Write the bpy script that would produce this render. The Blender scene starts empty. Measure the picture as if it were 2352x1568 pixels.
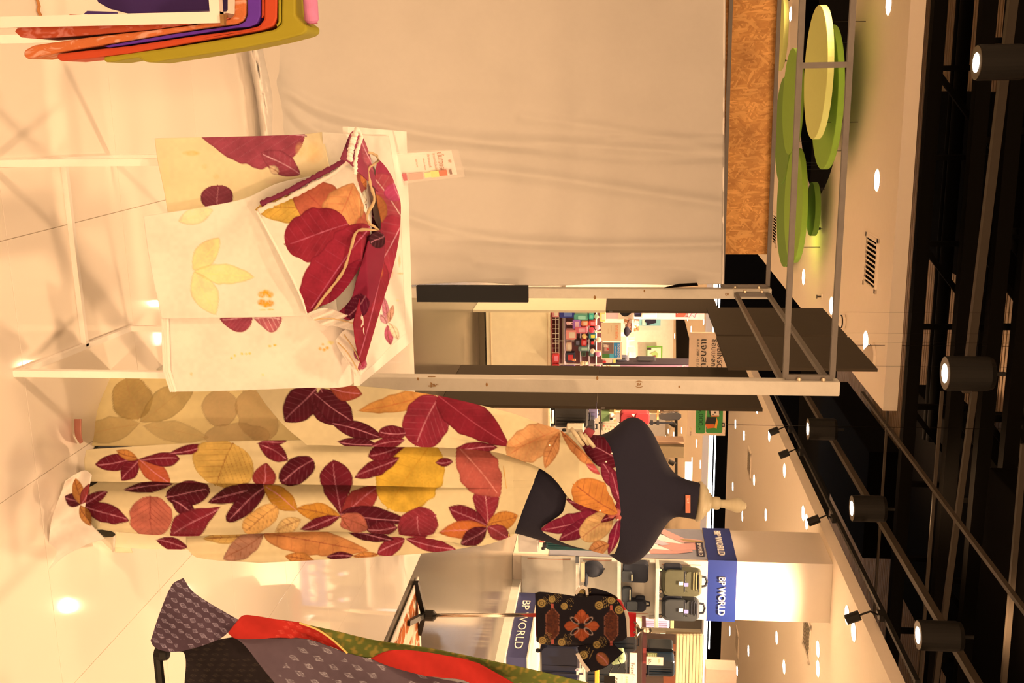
import bpy, bmesh, math, random
import numpy as np
from mathutils import Vector, Matrix
random.seed(7); np.random.seed(7)
S = bpy.context.scene
COL = S.collection

# ---------------------------------------------------------------- camera (a portrait photo lying on its side: world up = picture right)
F, CX, CY, H = 2450.0, 1176.0, 784.0, 1.45
TH, RO = math.radians(5.8), math.radians(0.46)
CAM = Vector((0, 0, H))
FW = Vector((0, math.cos(TH), -math.sin(TH)))
UP0 = Vector((0, math.sin(TH), math.cos(TH))); RT0 = Vector((1, 0, 0))
XI = UP0 * math.cos(RO) - RT0 * math.sin(RO)
YI = UP0 * math.sin(RO) + RT0 * math.cos(RO)
cd = bpy.data.cameras.new('camera'); cam = bpy.data.objects.new('camera', cd); COL.objects.link(cam)
cd.sensor_fit = 'HORIZONTAL'; cd.sensor_width = 36.0; cd.lens = F / 2352 * 36; cd.clip_end = 300; cd.clip_start = 0.05
m3 = Matrix((XI, -YI, -FW)).transposed()
cam.matrix_world = Matrix.Translation(CAM) @ m3.to_4x4()
S.camera = cam

# ---------------------------------------------------------------- world, exposure, lights
S.view_settings.view_transform = 'Standard'; S.view_settings.look = 'None'
S.view_settings.exposure = 1.30; S.view_settings.gamma = 1.0
S.view_settings.use_curve_mapping = False
LC = (1.0, 0.59, 0.30)
W = bpy.data.worlds.new('hall'); S.world = W; W.use_nodes = True
bg = W.node_tree.nodes['Background']; bg.inputs[0].default_value = (1.0, 0.555, 0.27, 1); bg.inputs[1].default_value = 1.52

def spot(name, loc, aim, power, angle=60, blend=0.6, rad=0.05, col=LC):
    l = bpy.data.lights.new(name, 'SPOT'); l.energy = power; l.color = col
    l.spot_size = math.radians(angle); l.spot_blend = blend; l.shadow_soft_size = rad
    o = bpy.data.objects.new(name, l); COL.objects.link(o); o.location = loc
    o.rotation_euler = (Vector(aim) - Vector(loc)).to_track_quat('-Z', 'Y').to_euler()
    return o
spot('booth_spot_right', (1.7, -0.9, 4.2), (0.40, 2.8, 0.45), 150, 48, 0.8, 0.12)
spot('booth_spot_left', (-1.5, -0.6, 4.2), (-0.30, 2.6, 0.5), 145, 46, 0.8, 0.12)
spot('booth_spot_back', (0.95, 4.75, 4.3), (0.35, 2.75, 0.9), 150, 60, 0.7, 0.08)
spot('floor_fill_left', (-1.2, 2.6, 4.2), (-0.9, 2.9, 0.0), 85, 62, 0.9, 0.15)  # added lamp without a fixture, only brightens the floor
spot('floor_fill_right', (1.3, 3.6, 4.2), (1.2, 3.9, 0.0), 95, 72, 0.9, 0.1)  # likewise an added floor brightener, no lamp hangs here
spot('pillar_spot_left', (1.35, 14.9, 4.15), (2.9, 15.1, 2.2), 38, 46, 0.8, 0.05, (1.0, 0.66, 0.40))
spot('pillar_spot_right', (3.25, 13.1, 4.15), (3.4, 14.6, 2.2), 30, 46, 0.8, 0.05, (1.0, 0.66, 0.40))

# ---------------------------------------------------------------- geometry of the picture
PH = math.radians(13.5)
E1 = Vector((-math.sin(PH), math.cos(PH), 0)); E2 = Vector((math.cos(PH), math.sin(PH), 0)); EZ = Vector((0, 0, 1))
def ray(x, y): return FW + XI * ((x - CX) / F) + YI * ((y - CY) / F)
def P(x, y, d):
    r = ray(x, y); return CAM + r * (d / r.y)
def G(x, y, z=0.0):
    r = ray(x, y); return CAM + r * ((z - H) / r.z)
def PPL(x, y, p0, n):
    r = ray(x, y); return CAM + r * ((p0 - CAM).dot(n) / r.dot(n))
def PA(X, Y, D):
    a = (X - CX) / F; b = (Y - CY) / F
    R = np.stack([FW[i] + XI[i] * a + YI[i] * b for i in range(3)], -1)
    return np.array(CAM) + R * (D / R[..., 1])[..., None]

# ---------------------------------------------------------------- materials
def lin(c):
    return tuple(((v / 255) / 12.92 if v / 255 <= 0.04045 else ((v / 255 + 0.055) / 1.055) ** 2.4) for v in c)
def obs(c, E=0.8):
    """albedo of a surface that looks like sRGB c under the hall's warm light"""
    l = lin(c); return tuple(min(0.92, max(0.004, l[i] / (LC[i] * E))) for i in range(3))
MATS = {}
def mat(name, col, rough=0.6, metal=0.0, var=0.08, scale=12.0, bump=0.0, bscale=60.0, emit=None, spec=0.35, alpha=1.0, stretch=None, trans=0.0):
    if name in MATS: return MATS[name]
    m = bpy.data.materials.new(name); m.use_nodes = True; nt = m.node_tree; N = nt.nodes; K = nt.links
    b = N['Principled BSDF']; b.inputs['Roughness'].default_value = rough; b.inputs['Metallic'].default_value = metal
    b.inputs['Specular IOR Level'].default_value = spec
    tc = N.new('ShaderNodeTexCoord'); mp = N.new('ShaderNodeMapping'); K.new(tc.outputs['Object'], mp.inputs[0])
    if stretch: mp.inputs['Scale'].default_value = stretch
    nz = N.new('ShaderNodeTexNoise'); nz.inputs['Scale'].default_value = scale; nz.inputs['Detail'].default_value = 4
    K.new(mp.outputs[0], nz.inputs['Vector'])
    mx = N.new('ShaderNodeMix'); mx.data_type = 'RGBA'
    mx.inputs[6].default_value = (*[max(0, c * (1 - var)) for c in col], 1); mx.inputs[7].default_value = (*[min(1, c * (1 + var)) for c in col], 1)
    K.new(nz.outputs['Fac'], mx.inputs[0]); K.new(mx.outputs[2], b.inputs['Base Color'])
    if bump:
        n2 = N.new('ShaderNodeTexNoise'); n2.inputs['Scale'].default_value = bscale; K.new(mp.outputs[0], n2.inputs['Vector'])
        bp = N.new('ShaderNodeBump'); bp.inputs['Strength'].default_value = bump; bp.inputs['Distance'].default_value = 0.01
        K.new(n2.outputs['Fac'], bp.inputs['Height']); K.new(bp.outputs[0], b.inputs['Normal'])
    if emit:
        b.inputs['Emission Color'].default_value = (*emit[:3], 1); b.inputs['Emission Strength'].default_value = emit[3]
    if trans: b.inputs['Transmission Weight'].default_value = trans; b.inputs['IOR'].default_value = 1.1
    if alpha < 1: b.inputs['Alpha'].default_value = alpha
    MATS[name] = m; return m
def mo(name, c, E=0.8, **k): return mat(name, obs(c, E), **k)
def cloth_mat(name, rough=0.85, wscale=900, bump=0.12, trans=0.0):
    m = bpy.data.materials.new(name); m.use_nodes = True; nt = m.node_tree; N = nt.nodes; K = nt.links
    b = N['Principled BSDF']; b.inputs['Roughness'].default_value = rough; b.inputs['Specular IOR Level'].default_value = 0.15
    a = N.new('ShaderNodeAttribute'); a.attribute_name = 'Col'
    K.new(a.outputs['Color'], b.inputs['Base Color'])
    tc = N.new('ShaderNodeTexCoord'); n2 = N.new('ShaderNodeTexNoise'); n2.inputs['Scale'].default_value = wscale
    K.new(tc.outputs['Object'], n2.inputs['Vector'])
    bp = N.new('ShaderNodeBump'); bp.inputs['Strength'].default_value = bump; bp.inputs['Distance'].default_value = 0.004
    K.new(n2.outputs['Fac'], bp.inputs['Height']); K.new(bp.outputs[0], b.inputs['Normal'])
    if trans:
        t = N.new('ShaderNodeBsdfTranslucent'); K.new(a.outputs['Color'], t.inputs[0])
        ms = N.new('ShaderNodeMixShader'); ms.inputs[0].default_value = trans
        K.new(b.outputs[0], ms.inputs[1]); K.new(t.outputs[0], ms.inputs[2]); K.new(ms.outputs[0], N['Material Output'].inputs[0])
    return m
M_CLOTH = cloth_mat('printed_cotton', trans=0.12)

# ---------------------------------------------------------------- objects
def thing(name, label, cat, loc=(0, 0, 0), group=None):
    o = bpy.data.objects.new(name, None); COL.objects.link(o); o.location = loc; o.empty_display_size = 0.05
    o['label'] = label; o['category'] = cat
    if group: o['group'] = group
    return o
def tag(o, label, cat, group=None, kind=None):
    if label: o['label'] = label
    if cat: o['category'] = cat
    if group: o['group'] = group
    if kind: o['kind'] = kind
    return o
def wloc(o):
    v = Vector((0, 0, 0))
    while o is not None: v += o.location; o = o.parent
    return v
def link(name, me, m, parent=None, loc=None, label=None, smooth=False):
    o = bpy.data.objects.new(name, me); COL.objects.link(o)
    if m is not None:
        me.materials.clear(); me.materials.append(m)
    if parent is not None: o.parent = parent
    if loc is not None: o.location = loc
    if label: o['label'] = label
    if smooth: me.polygons.foreach_set('use_smooth', [True] * len(me.polygons))
    return o
class MB:
    """collects world-space shapes; build() links them as one mesh object"""
    def __init__(s): s.v = []; s.f = []
    def quadbox(s, c, ax, ay, az):
        c = Vector(c); b = len(s.v)
        for k in (-1, 1):
            for j in (-1, 1):
                for i in (-1, 1): s.v.append(c + ax * i + ay * j + az * k)
        for q in ((0, 2, 3, 1), (4, 5, 7, 6), (0, 1, 5, 4), (2, 6, 7, 3), (0, 4, 6, 2), (1, 3, 7, 5)): s.f.append([b + i for i in q])
        return s
    def box(s, c, w, dp, h, rx=E2, ry=E1, rz=EZ): return s.quadbox(c, rx * (w / 2), ry * (dp / 2), rz * (h / 2))
    def rbox(s, c, w, dp, h, r, rx=E2, ry=E1, rz=EZ, n=4):
        """box with rounded outline (in the rx/rz plane) and softened front edges"""
        c = Vector(c); pts = []
        r = min(r, w / 2.01, h / 2.01)
        for cx, cz, a0 in ((w/2-r, h/2-r, 0), (-w/2+r, h/2-r, 90), (-w/2+r, -h/2+r, 180), (w/2-r, -h/2+r, 270)):
            for i in range(n + 1):
                a = math.radians(a0 + 90 * i / n); pts.append((cx + r * math.cos(a), cz + r * math.sin(a)))
        e = min(dp * 0.25, r * 0.6); rings = []
        for yy, k in ((-dp/2, 1), (-dp/2 + e, 0), (dp/2 - e, 0), (dp/2, 1)):
            b = len(s.v); rings.append(b)
            for px, pz in pts:
                q = 1 - k * e / max(w, h) * 1.2
                s.v.append(c + rx * px * q + rz * pz * q + ry * yy)
        n_ = len(pts)
        for a, b in zip(rings, rings[1:]):
            for i in range(n_): s.f.append([a + i, a + (i + 1) % n_, b + (i + 1) % n_, b + i])
        s.f.append([rings[0] + i for i in range(n_)][::-1]); s.f.append([rings[-1] + i for i in range(n_)])
        return s
    def tube(s, pts, r, n=8, closed=False, taper=None):
        pts = [Vector(p) for p in pts]; rings = []; ref = None
        for i, p in enumerate(pts):
            t = (pts[min(i + 1, len(pts) - 1)] - pts[max(i - 1, 0)]).normalized()
            if ref is None: ref = t.orthogonal().normalized()
            ref = (ref - t * ref.dot(t)).normalized(); q = t.cross(ref)
            rr = r if taper is None else r * taper[i]
            rings.append(len(s.v))
            for k in range(n):
                a = 2 * math.pi * k / n; s.v.append(p + (ref * math.cos(a) + q * math.sin(a)) * rr)
        for a, b in zip(rings, rings[1:]):
            for k in range(n): s.f.append([a + k, a + (k + 1) % n, b + (k + 1) % n, b + k])
        s.f.append([rings[0] + k for k in range(n)][::-1]); s.f.append([rings[-1] + k for k in range(n)])
        return s
    def bar(s, a, b, w, side=None):
        a = Vector(a); b = Vector(b); t = (b - a); L = t.length; t.normalize()
        if side is None: side = E2 if abs(t.dot(E2)) < 0.9 else EZ
        x = (side - t * side.dot(t)).normalized(); y = t.cross(x)
        return s.quadbox((a + b) / 2, x * (w / 2), y * (w / 2), t * (L / 2))
    def lathe(s, base, prof, n=24, ax=EZ, sx=1.0, sy=1.0, rx=None):
        base = Vector(base); u = (rx or (E2 if abs(ax.dot(E2)) < 0.9 else EZ)); u = (u - ax * u.dot(ax)).normalized(); w = ax.cross(u); rings = []
        for r, h in prof:
            rings.append(len(s.v))
            for k in range(n):
                a = 2 * math.pi * k / n; s.v.append(base + ax * h + u * (math.cos(a) * r * sx) + w * (math.sin(a) * r * sy))
        for a, b in zip(rings, rings[1:]):
            for k in range(n): s.f.append([a + k, a + (k + 1) % n, b + (k + 1) % n, b + k])
        s.f.append([rings[0] + k for k in range(n)][::-1]); s.f.append([rings[-1] + k for k in range(n)])
        return s
    def ball(s, c, r, sx=1, sy=1, sz=1, n=14, rx=E2, ry=E1):
        c = Vector(c); m_ = n // 2; rings = []
        for i in range(m_ + 1):
            a = -math.pi / 2 + math.pi * i / m_; rings.append(len(s.v))
            for k in range(n):
                t = 2 * math.pi * k / n; q = max(math.cos(a), 0.02)
                s.v.append(c + rx * (r * sx * q * math.cos(t)) + ry * (r * sy * q * math.sin(t)) + EZ * (r * sz * math.sin(a)))
        for a, b in zip(rings, rings[1:]):
            for k in range(n): s.f.append([a + k, a + (k + 1) % n, b + (k + 1) % n, b + k])
        s.f.append([rings[0] + k for k in range(n)][::-1]); s.f.append([rings[-1] + k for k in range(n)])
        return s
    def prism(s, pts, ext):
        """polygon of world points pushed along the vector ext"""
        pts = [Vector(p) for p in pts]; ext = Vector(ext); b = len(s.v); n = len(pts)
        s.v += pts; s.v += [p + ext for p in pts]
        s.f.append(list(range(b, b + n))); s.f.append(list(range(b + 2 * n - 1, b + n - 1, -1)))
        for i in range(n): s.f.append([b + (i + 1) % n, b + i, b + n + i, b + n + (i + 1) % n])
        return s
    def build(s, name, m, parent=None, label=None, smooth=False, bevel=0.0, seg=2, fix=True):
        off = wloc(parent) if parent is not None else Vector((0, 0, 0))
        loc = None
        if parent is None:   # own origin at the base of the thing
            xs = [v.x for v in s.v]; ys = [v.y for v in s.v]; zs = [v.z for v in s.v]
            loc = Vector(((min(xs) + max(xs)) / 2, (min(ys) + max(ys)) / 2, min(zs))); off = loc
        me = bpy.data.meshes.new(name); me.from_pydata([v - off for v in s.v], [], s.f)
        if fix or bevel:
            bm = bmesh.new(); bm.from_mesh(me)
            bmesh.ops.recalc_face_normals(bm, faces=bm.faces)
            if bevel: bmesh.ops.bevel(bm, geom=list(bm.edges), offset=bevel, segments=seg, affect='EDGES', profile=0.5, clamp_overlap=True)
            bm.to_mesh(me); bm.free()
        o = link(name, me, m, parent, loc, label)
        if smooth:
            me.polygons.foreach_set('use_smooth', [True] * len(me.polygons))
        return o
def pbox(mb, x0, x1, y0, y1, d, t, r=0.0):
    """box whose front covers the given picture rectangle at depth d, t thick, squared to the hall"""
    s = d / F; c = P((x0 + x1) / 2, (y0 + y1) / 2, d) + E1 * (t / 2)
    if r: return mb.rbox(c, (y1 - y0) * s, t, (x1 - x0) * s, r)
    return mb.box(c, (y1 - y0) * s, t, (x1 - x0) * s)
FONTCACHE = {}
def text(body, c, m, parent, h=None, w=None, R=E2, U=EZ, ext=0.002, name='lettering', mirror=False, spacing=1.0, shear=0.0):
    cu = bpy.data.curves.new('t', 'FONT'); cu.body = body; cu.size = 1; cu.extrude = 0.0; cu.align_x = 'CENTER'; cu.resolution_u = 3; cu.space_character = spacing; cu.shear = shear
    ob = bpy.data.objects.new('t', cu); COL.objects.link(ob)
    bpy.context.view_layer.update()
    me = bpy.data.meshes.new_from_object(ob.evaluated_get(bpy.context.evaluated_depsgraph_get()))
    bpy.data.objects.remove(ob); bpy.data.curves.remove(cu)
    n = len(me.vertices); co = np.zeros(n * 3, np.float32); me.vertices.foreach_get('co', co); co = co.reshape(-1, 3)
    lo, hi = co.min(0), co.max(0); sz = hi - lo; mid = (lo + hi) / 2
    sy = (h / sz[1]) if h else (w / sz[0]); sx = (w / sz[0]) if w else sy
    q = (co - mid); q[:, 0] *= sx * (-1 if mirror else 1); q[:, 1] *= sy
    Nn = R.cross(U)
    off = Vector(c) - (wloc(parent) if parent else Vector((0, 0, 0))) + Nn * ext
    wv = np.outer(q[:, 0], np.array(R)) + np.outer(q[:, 1], np.array(U)) + np.array(off)
    me.vertices.foreach_set('co', wv.astype(np.float32).ravel())
    return link(name, me, m, parent)

# ---------------------------------------------------------------- cloth: spline sheets with a printed colour per vertex
def cr(A, n):
    """Catmull-Rom resample of A (K,3) to n points, by chord length"""
    A = np.asarray(A, float); K = len(A)
    if K == 1: return np.repeat(A, n, 0)
    d = np.r_[0, np.cumsum(np.maximum(np.linalg.norm(np.diff(A[:, :2], axis=0), axis=1), 1e-3))]; d /= d[-1]
    t = np.linspace(0, 1, n); i = np.clip(np.searchsorted(d, t, side='right') - 1, 0, K - 2)
    u = ((t - d[i]) / (d[i + 1] - d[i]))[:, None]
    T = np.zeros_like(A); T[1:-1] = (A[2:] - A[:-2]) / (d[2:] - d[:-2])[:, None]
    T[0] = (A[1] - A[0]) / (d[1] - d[0]); T[-1] = (A[-1] - A[-2]) / (d[-1] - d[-2])
    hh = (d[i + 1] - d[i])[:, None]
    return ((2*u**3 - 3*u**2 + 1) * A[i] + (u**3 - 2*u**2 + u) * hh * T[i] + (-2*u**3 + 3*u**2) * A[i+1] + (u**3 - u**2) * hh * T[i+1])
def lattice(rows, n, m):
    R = np.stack([cr(r, m) for r in rows])            # K,m,3
    out = np.stack([cr(R[:, j], n) for j in range(m)], 1)
    return out[..., 0], out[..., 1], out[..., 2]
_NG = {}
def vn(x, y, sc, seed=0):
    if seed not in _NG: _NG[seed] = np.random.RandomState(seed).rand(64, 64)
    g = _NG[seed]; x = x / sc; y = y / sc; i = np.floor(x).astype(int); j = np.floor(y).astype(int); u = x - i; v = y - j
    u = u*u*(3-2*u); v = v*v*(3-2*v)
    a = g[i % 64, j % 64]; b = g[(i+1) % 64, j % 64]; c = g[i % 64, (j+1) % 64]; e = g[(i+1) % 64, (j+1) % 64]
    return a*(1-u)*(1-v) + b*u*(1-v) + c*(1-u)*v + e*u*v
def sm(x): x = np.clip(x, 0, 1); return x*x*(3-2*x)
LEAFCOL = {}
def leaf(C, X, Y, L):
    """print one leaf: (base x, base y, tip x, tip y, half width, colour[, style, vein colour, strength])"""
    bx, by, tx, ty, hw, col = L[:6]; st = L[6] if len(L) > 6 else 'e'; vc = L[7] if len(L) > 7 else None; stg = L[8] if len(L) > 8 else 1.0
    ax, ay = tx - bx, ty - by; Ln = math.hypot(ax, ay); ax /= Ln; ay /= Ln
    U = (X - bx) * ax + (Y - by) * ay; V = -(X - bx) * ay + (Y - by) * ax
    s = U / Ln; k = (s > -0.02) & (s < 1.02) & (np.abs(V) < hw * 1.25)
    if not k.any(): return
    s = np.clip(s[k], 1e-4, 1 - 1e-4); V = V[k]; U = U[k]; sd = int(bx * 7 + by * 3) % 97
    if st == 'r': prof = np.sqrt(np.clip(1 - (2*s - 1)**2, 0, 1)) ** 0.9
    elif st == 'o': prof = np.sin(math.pi * s**1.6) ** 0.7
    elif st == 'b': prof = np.sin(math.pi * s**0.7) ** 0.75
    else: prof = np.sin(math.pi * s) ** 0.8
    wob = 0.10 * (vn(U + sd * 31, V * 0 + np.sign(V) * 40 + sd, 16, 3) - 0.5) * 2
    e = (prof * (1 + wob) - np.abs(V) / hw) * hw
    mk = sm(e / 2.0 + 0.5) * stg
    c = (np.array(obs(col, 1.06)) * np.array((1, .95, .82)))[None, :] * (0.80 + 0.4 * vn(X[k], Y[k], 22, 5) + 0.16 * (vn(X[k], Y[k], 4, 6) - .5))[:, None]
    dark = sum(col) < 330 or (col[0] > 2.2 * col[1] and sum(col) < 350)
    if vc is None: vc = (200, 110, 100) if dark else (120, 55, 25)
    vcl = np.array(obs(vc))
    mid = sm(1.6 - np.abs(V + 2.5 * np.sin(s * 4 + sd)) / 1.1) * (s < 0.93)
    sp = max(11, Ln / 7.5); ph = (U - 0.75 * np.abs(V)) / sp + 0.02 * V
    side = sm(1.5 - np.abs(ph - np.round(ph)) * sp / 1.0) * (np.abs(V) < hw * prof * 0.9)
    brk = vn(X[k], Y[k], 13, 8)
    vv = np.clip((0.55 if dark else 0.7) * mid * (0.4 + brk) + (0.09 if dark else 0.42) * side * (0.35 + 1.1 * brk), 0, 0.8)[:, None]
    c = c * (1 - vv) + vcl * vv
    c *= (1 - 0.30 * sm(1 - e / 5.0))[:, None]
    C[k] = C[k] * (1 - mk[:, None]) + np.clip(c, 0.004, 0.95) * mk[:, None]
def paint(X, Y, base, leaves=(), blobs=(), var=0.06, E=0.8):
    C = np.ones(X.shape + (3,)) * np.array(obs(base, E)); C *= (1 + var * 2 * (vn(X, Y, 60, 1) - 0.5) + var * (vn(X, Y, 9, 2) - 0.5))[..., None]
    for L in leaves: leaf(C, X, Y, L)
    for (x, y, rx, ry, c, a) in blobs:
        q = ((X - x) / rx) ** 2 + ((Y - y) / ry) ** 2; k = np.clip(1.3 - q, 0, 1) * a * (0.55 + 0.9 * vn(X, Y, max(3, rx / 3), 9)); k = np.clip(k, 0, 1)[..., None]
        C = C * (1 - k) + np.array(obs(c)) * k
    return np.clip(C, 0.004, 0.95)
def grid_mesh(name, Wp, C, m, parent, label=None, solid=0.0):
    n, k = Wp.shape[:2]; off = np.array(wloc(parent)) if parent is not None else None
    loc = None
    if off is None:
        f = Wp.reshape(-1, 3); off = np.array([(f[:, 0].min() + f[:, 0].max()) / 2, (f[:, 1].min() + f[:, 1].max()) / 2, f[:, 2].min()]); loc = Vector(off)
    me = bpy.data.meshes.new(name)
    me.vertices.add(n * k); me.vertices.foreach_set('co', (Wp - off).astype(np.float32).ravel())
    i = np.arange(n * k).reshape(n, k); q = np.stack([i[:-1, :-1], i[:-1, 1:], i[1:, 1:], i[1:, :-1]], -1).reshape(-1, 4)
    me.loops.add(q.size); me.loops.foreach_set('vertex_index', q.ravel().astype(np.int32))
    me.polygons.add(len(q)); me.polygons.foreach_set('loop_start', np.arange(0, q.size, 4, dtype=np.int32))
    me.update(calc_edges=True)
    me.polygons.foreach_set('use_smooth', np.ones(len(q), bool))
    if C is not None:
        a = me.color_attributes.new('Col', 'FLOAT_COLOR', 'POINT')
        a.data.foreach_set('color', np.concatenate([C, np.ones(C.shape[:2] + (1,))], -1).astype(np.float32).ravel())
    o = link(name, me, m, parent, loc, label)
    if solid:
        md = o.modifiers.new('thickness', 'SOLIDIFY'); md.thickness = solid; md.offset = 0
    return o
def sheet(name, rows, n, m, parent, base, leaves=(), blobs=(), disp=None, material=None, label=None, solid=0.003, dfun=None, var=0.06, E=0.8, post=None):
    rows = [[(p if len(p) == 3 else (*p, 0.0)) for p in r] for r in rows]
    X, Y, D = lattice(rows, n, m)
    if dfun is not None: D = dfun(X, Y) + D
    if disp is not None: D = D + disp(X, Y)
    C = paint(X, Y, base, leaves, blobs, var, E)
    if post is not None: C = post(C, X, Y)
    return grid_mesh(name, PA(X, Y, D), C, material or M_CLOTH, parent, label, solid)
def pline(X, Y, pts):
    """distance to a polyline in the picture"""
    b = np.full(X.shape, 1e9)
    for (x0, y0), (x1, y1) in zip(pts, pts[1:]):
        dx, dy = x1 - x0, y1 - y0; t = np.clip(((X - x0) * dx + (Y - y0) * dy) / (dx*dx + dy*dy), 0, 1)
        b = np.minimum(b, np.hypot(X - x0 - t * dx, Y - y0 - t * dy))
    return b
def ridge(X, Y, pts, w, a):
    return a * np.exp(-(pline(X, Y, pts) / w) ** 2)
def smoothcurve(pts, n=30):
    A = cr(np.array([(x, y, 0) for x, y in pts]), n); return [(p[0], p[1]) for p in A]
def GA(X, Y, Z):
    a = (X - CX) / F; b = (Y - CY) / F
    R = np.stack([FW[i] + XI[i] * a + YI[i] * b for i in range(3)], -1)
    return np.array(CAM) + R * ((Z - H) / R[..., 2])[..., None]
def DPL(X, Y, p0, n):
    a = (X - CX) / F; b = (Y - CY) / F
    R = np.stack([FW[i] + XI[i] * a + YI[i] * b for i in range(3)], -1)
    t = (np.array(p0) - np.array(CAM)) @ np.array(n) / (R @ np.array(n))
    return t * R[..., 1]
def floor_sheet(name, rows, n, m, parent, base, leaves=(), blobs=(), label=None, solid=0.003, zadd=None, E=0.8):
    X, Y, Z = lattice(rows, n, m)
    if zadd is not None: Z = Z + zadd(X, Y)
    return grid_mesh(name, GA(X, Y, Z), paint(X, Y, base, leaves, blobs, E=E), M_CLOTH, parent, label, solid)

# ================================================================ SETTING
M_TILE = mat('white_tile', (0.93, 0.90, 0.86), rough=0.04, var=0.02, scale=3, spec=0.3)
M_GROUT = mat('tile_joint', (0.66, 0.58, 0.49), rough=0.8)
M_GREY = mat('grey_stone_floor', (0.085, 0.072, 0.055), rough=0.16, var=0.10, scale=1.5, spec=0.22)
M_CEIL = mat('white_ceiling_paint', (0.93, 0.86, 0.76), rough=0.9, var=0.02)
M_BLACK = mat('matt_black_paint', (0.0035, 0.003, 0.0027), rough=0.9, var=0.3, spec=0.03)
M_DECK = mat('brown_roof_deck', (0.40, 0.30, 0.21), rough=0.7, var=0.2, scale=2)
M_WALLW = mat('far_wall_paint', (0.85, 0.82, 0.76), rough=0.9, var=0.02)
ZC = 4.3
c0 = G(967, 1270)                         # far right corner of the white tiled zone
mb = MB(); mb.box(Vector((3, 30, -0.0508)), 90, 90, 0.1, Vector((1, 0, 0)), Vector((0, 1, 0))); fl = mb.build('floor', M_GREY); fl['kind'] = 'structure'
fl['label'] = 'glossy grey stone floor of the aisle'
mb = MB(); mb.box(c0 - E2 * 4.5 - E1 * 4.5 + EZ * -0.0035, 9, 9, 0.006); fz = mb.build('floor', M_GROUT); fz['kind'] = 'structure'; fz['label'] = 'white tiled floor zone under the cloth stands'
T = 0.6; tme = None
for i in range(11):
    for j in range(14):
        c = c0 - E2 * (T * (i + 0.5)) - E1 * (T * (j + 0.5))
        if c.y < 1.4 or c.x < -2.6 - 0.02 * c.y: continue
        if tme is None:
            b_ = MB(); b_.box(c + EZ * -0.001, T - 0.0016, T - 0.0016, 0.008); to = b_.build('tile', M_TILE, fz, bevel=0.0006, seg=1); tme = to.data; t0 = c
        else:
            o = bpy.data.objects.new('tile', tme); COL.objects.link(o); o.parent = fz; o.location = c - t0
def slab(name, poly, z, th, holes=(), m=None):
    cu = bpy.data.curves.new('s', 'CURVE'); cu.dimensions = '2D'; cu.fill_mode = 'BOTH'; cu.extrude = th / 2
    def add(pts):
        sp = cu.splines.new('POLY'); sp.points.add(len(pts) - 1); sp.use_cyclic_u = True
        for q, p in zip(sp.points, pts): q.co = (p[0], p[1], 0, 1)
    add(poly)
    for hx, hy, r in holes: add([(hx + r * math.cos(2*math.pi*k/48), hy + r * math.sin(2*math.pi*k/48)) for k in range(48)])
    ob = bpy.data.objects.new('s', cu); COL.objects.link(ob); bpy.context.view_layer.update()
    me = bpy.data.meshes.new_from_object(ob.evaluated_get(bpy.context.evaluated_depsgraph_get())); bpy.data.objects.remove(ob)
    o = link(name, me, m); o.location = (0, 0, z + th / 2); o['kind'] = 'structure'; return o
def xy(v): return (v.x, v.y)
cL = G(2028, 943, ZC); 
def hole(x, y, rp):
    p = G(x, y, ZC); return (p.x, p.y, rp / F * p.y)
HA = hole(1878, 44, 404); HB = hole(1860, 488, 32)
o = slab('ceiling', [xy(cL), xy(cL + E1 * 17), xy(cL + E1 * 17 - E2 * 16), xy(cL - E2 * 16)], ZC, 0.15, [HA, HB], M_CEIL); o['label'] = 'white ceiling raft with round openings over the left side'
qR = G(1971, 1400, ZC); far = 28.0
tR = (far - qR.y) / E1.y
o = slab('ceiling', [xy(qR - E1 * 6), xy(qR + E1 * tR), xy(qR + E1 * tR + E2 * 24), xy(qR - E1 * 6 + E2 * 24)], ZC, 0.15, [], M_CEIL); o['label'] = 'white ceiling raft over the right side'
o = slab('ceiling', [xy(E1*33-E2*25), xy(E1*33+E2*30), xy(E1*66+E2*30), xy(E1*66-E2*25)], 4.1, 0.2, [], M_CEIL); o['label'] = 'far white ceiling at the back of the hall'
mb = MB(); mb.box(E1 * 62 + EZ * 2.05, 70, 0.2, 4.08); o = mb.build('wall_back', M_WALLW); o['kind'] = 'structure'
mb = MB(); mb.box(E1 * 33.2 + EZ * 5.75, 60, 0.2, 2.7); o = mb.build('wall_upper', M_BLACK); o['kind'] = 'structure'; o['label'] = 'black bulkhead above the far light strips'
mb = MB(); mb.box((0, 24, 7.6), 70, 70, 0.1); o = mb.build('ceiling', M_BLACK); o['kind'] = 'structure'; o['label'] = 'dark roof slab above the open ceiling'
dk = thing('roof_deck', 'brown corrugated metal roof deck seen through the black open ceiling', 'roof deck', (0, 12, 7.2)); dk['kind'] = 'structure'
mb = MB()
base = G(2180, 720, 7.2)
for i in range(-70, 70):
    mb.quadbox(base + E1 * (i * 0.13), E2 * 11, E1 * 0.042, EZ * 0.03)
mb.quadbox(base + EZ * 0.05, E2 * 11, E1 * 9.2, EZ * 0.02)
o = mb.build('deck_ribs', M_DECK, dk, fix=False); o['kind'] = 'stuff'
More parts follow.
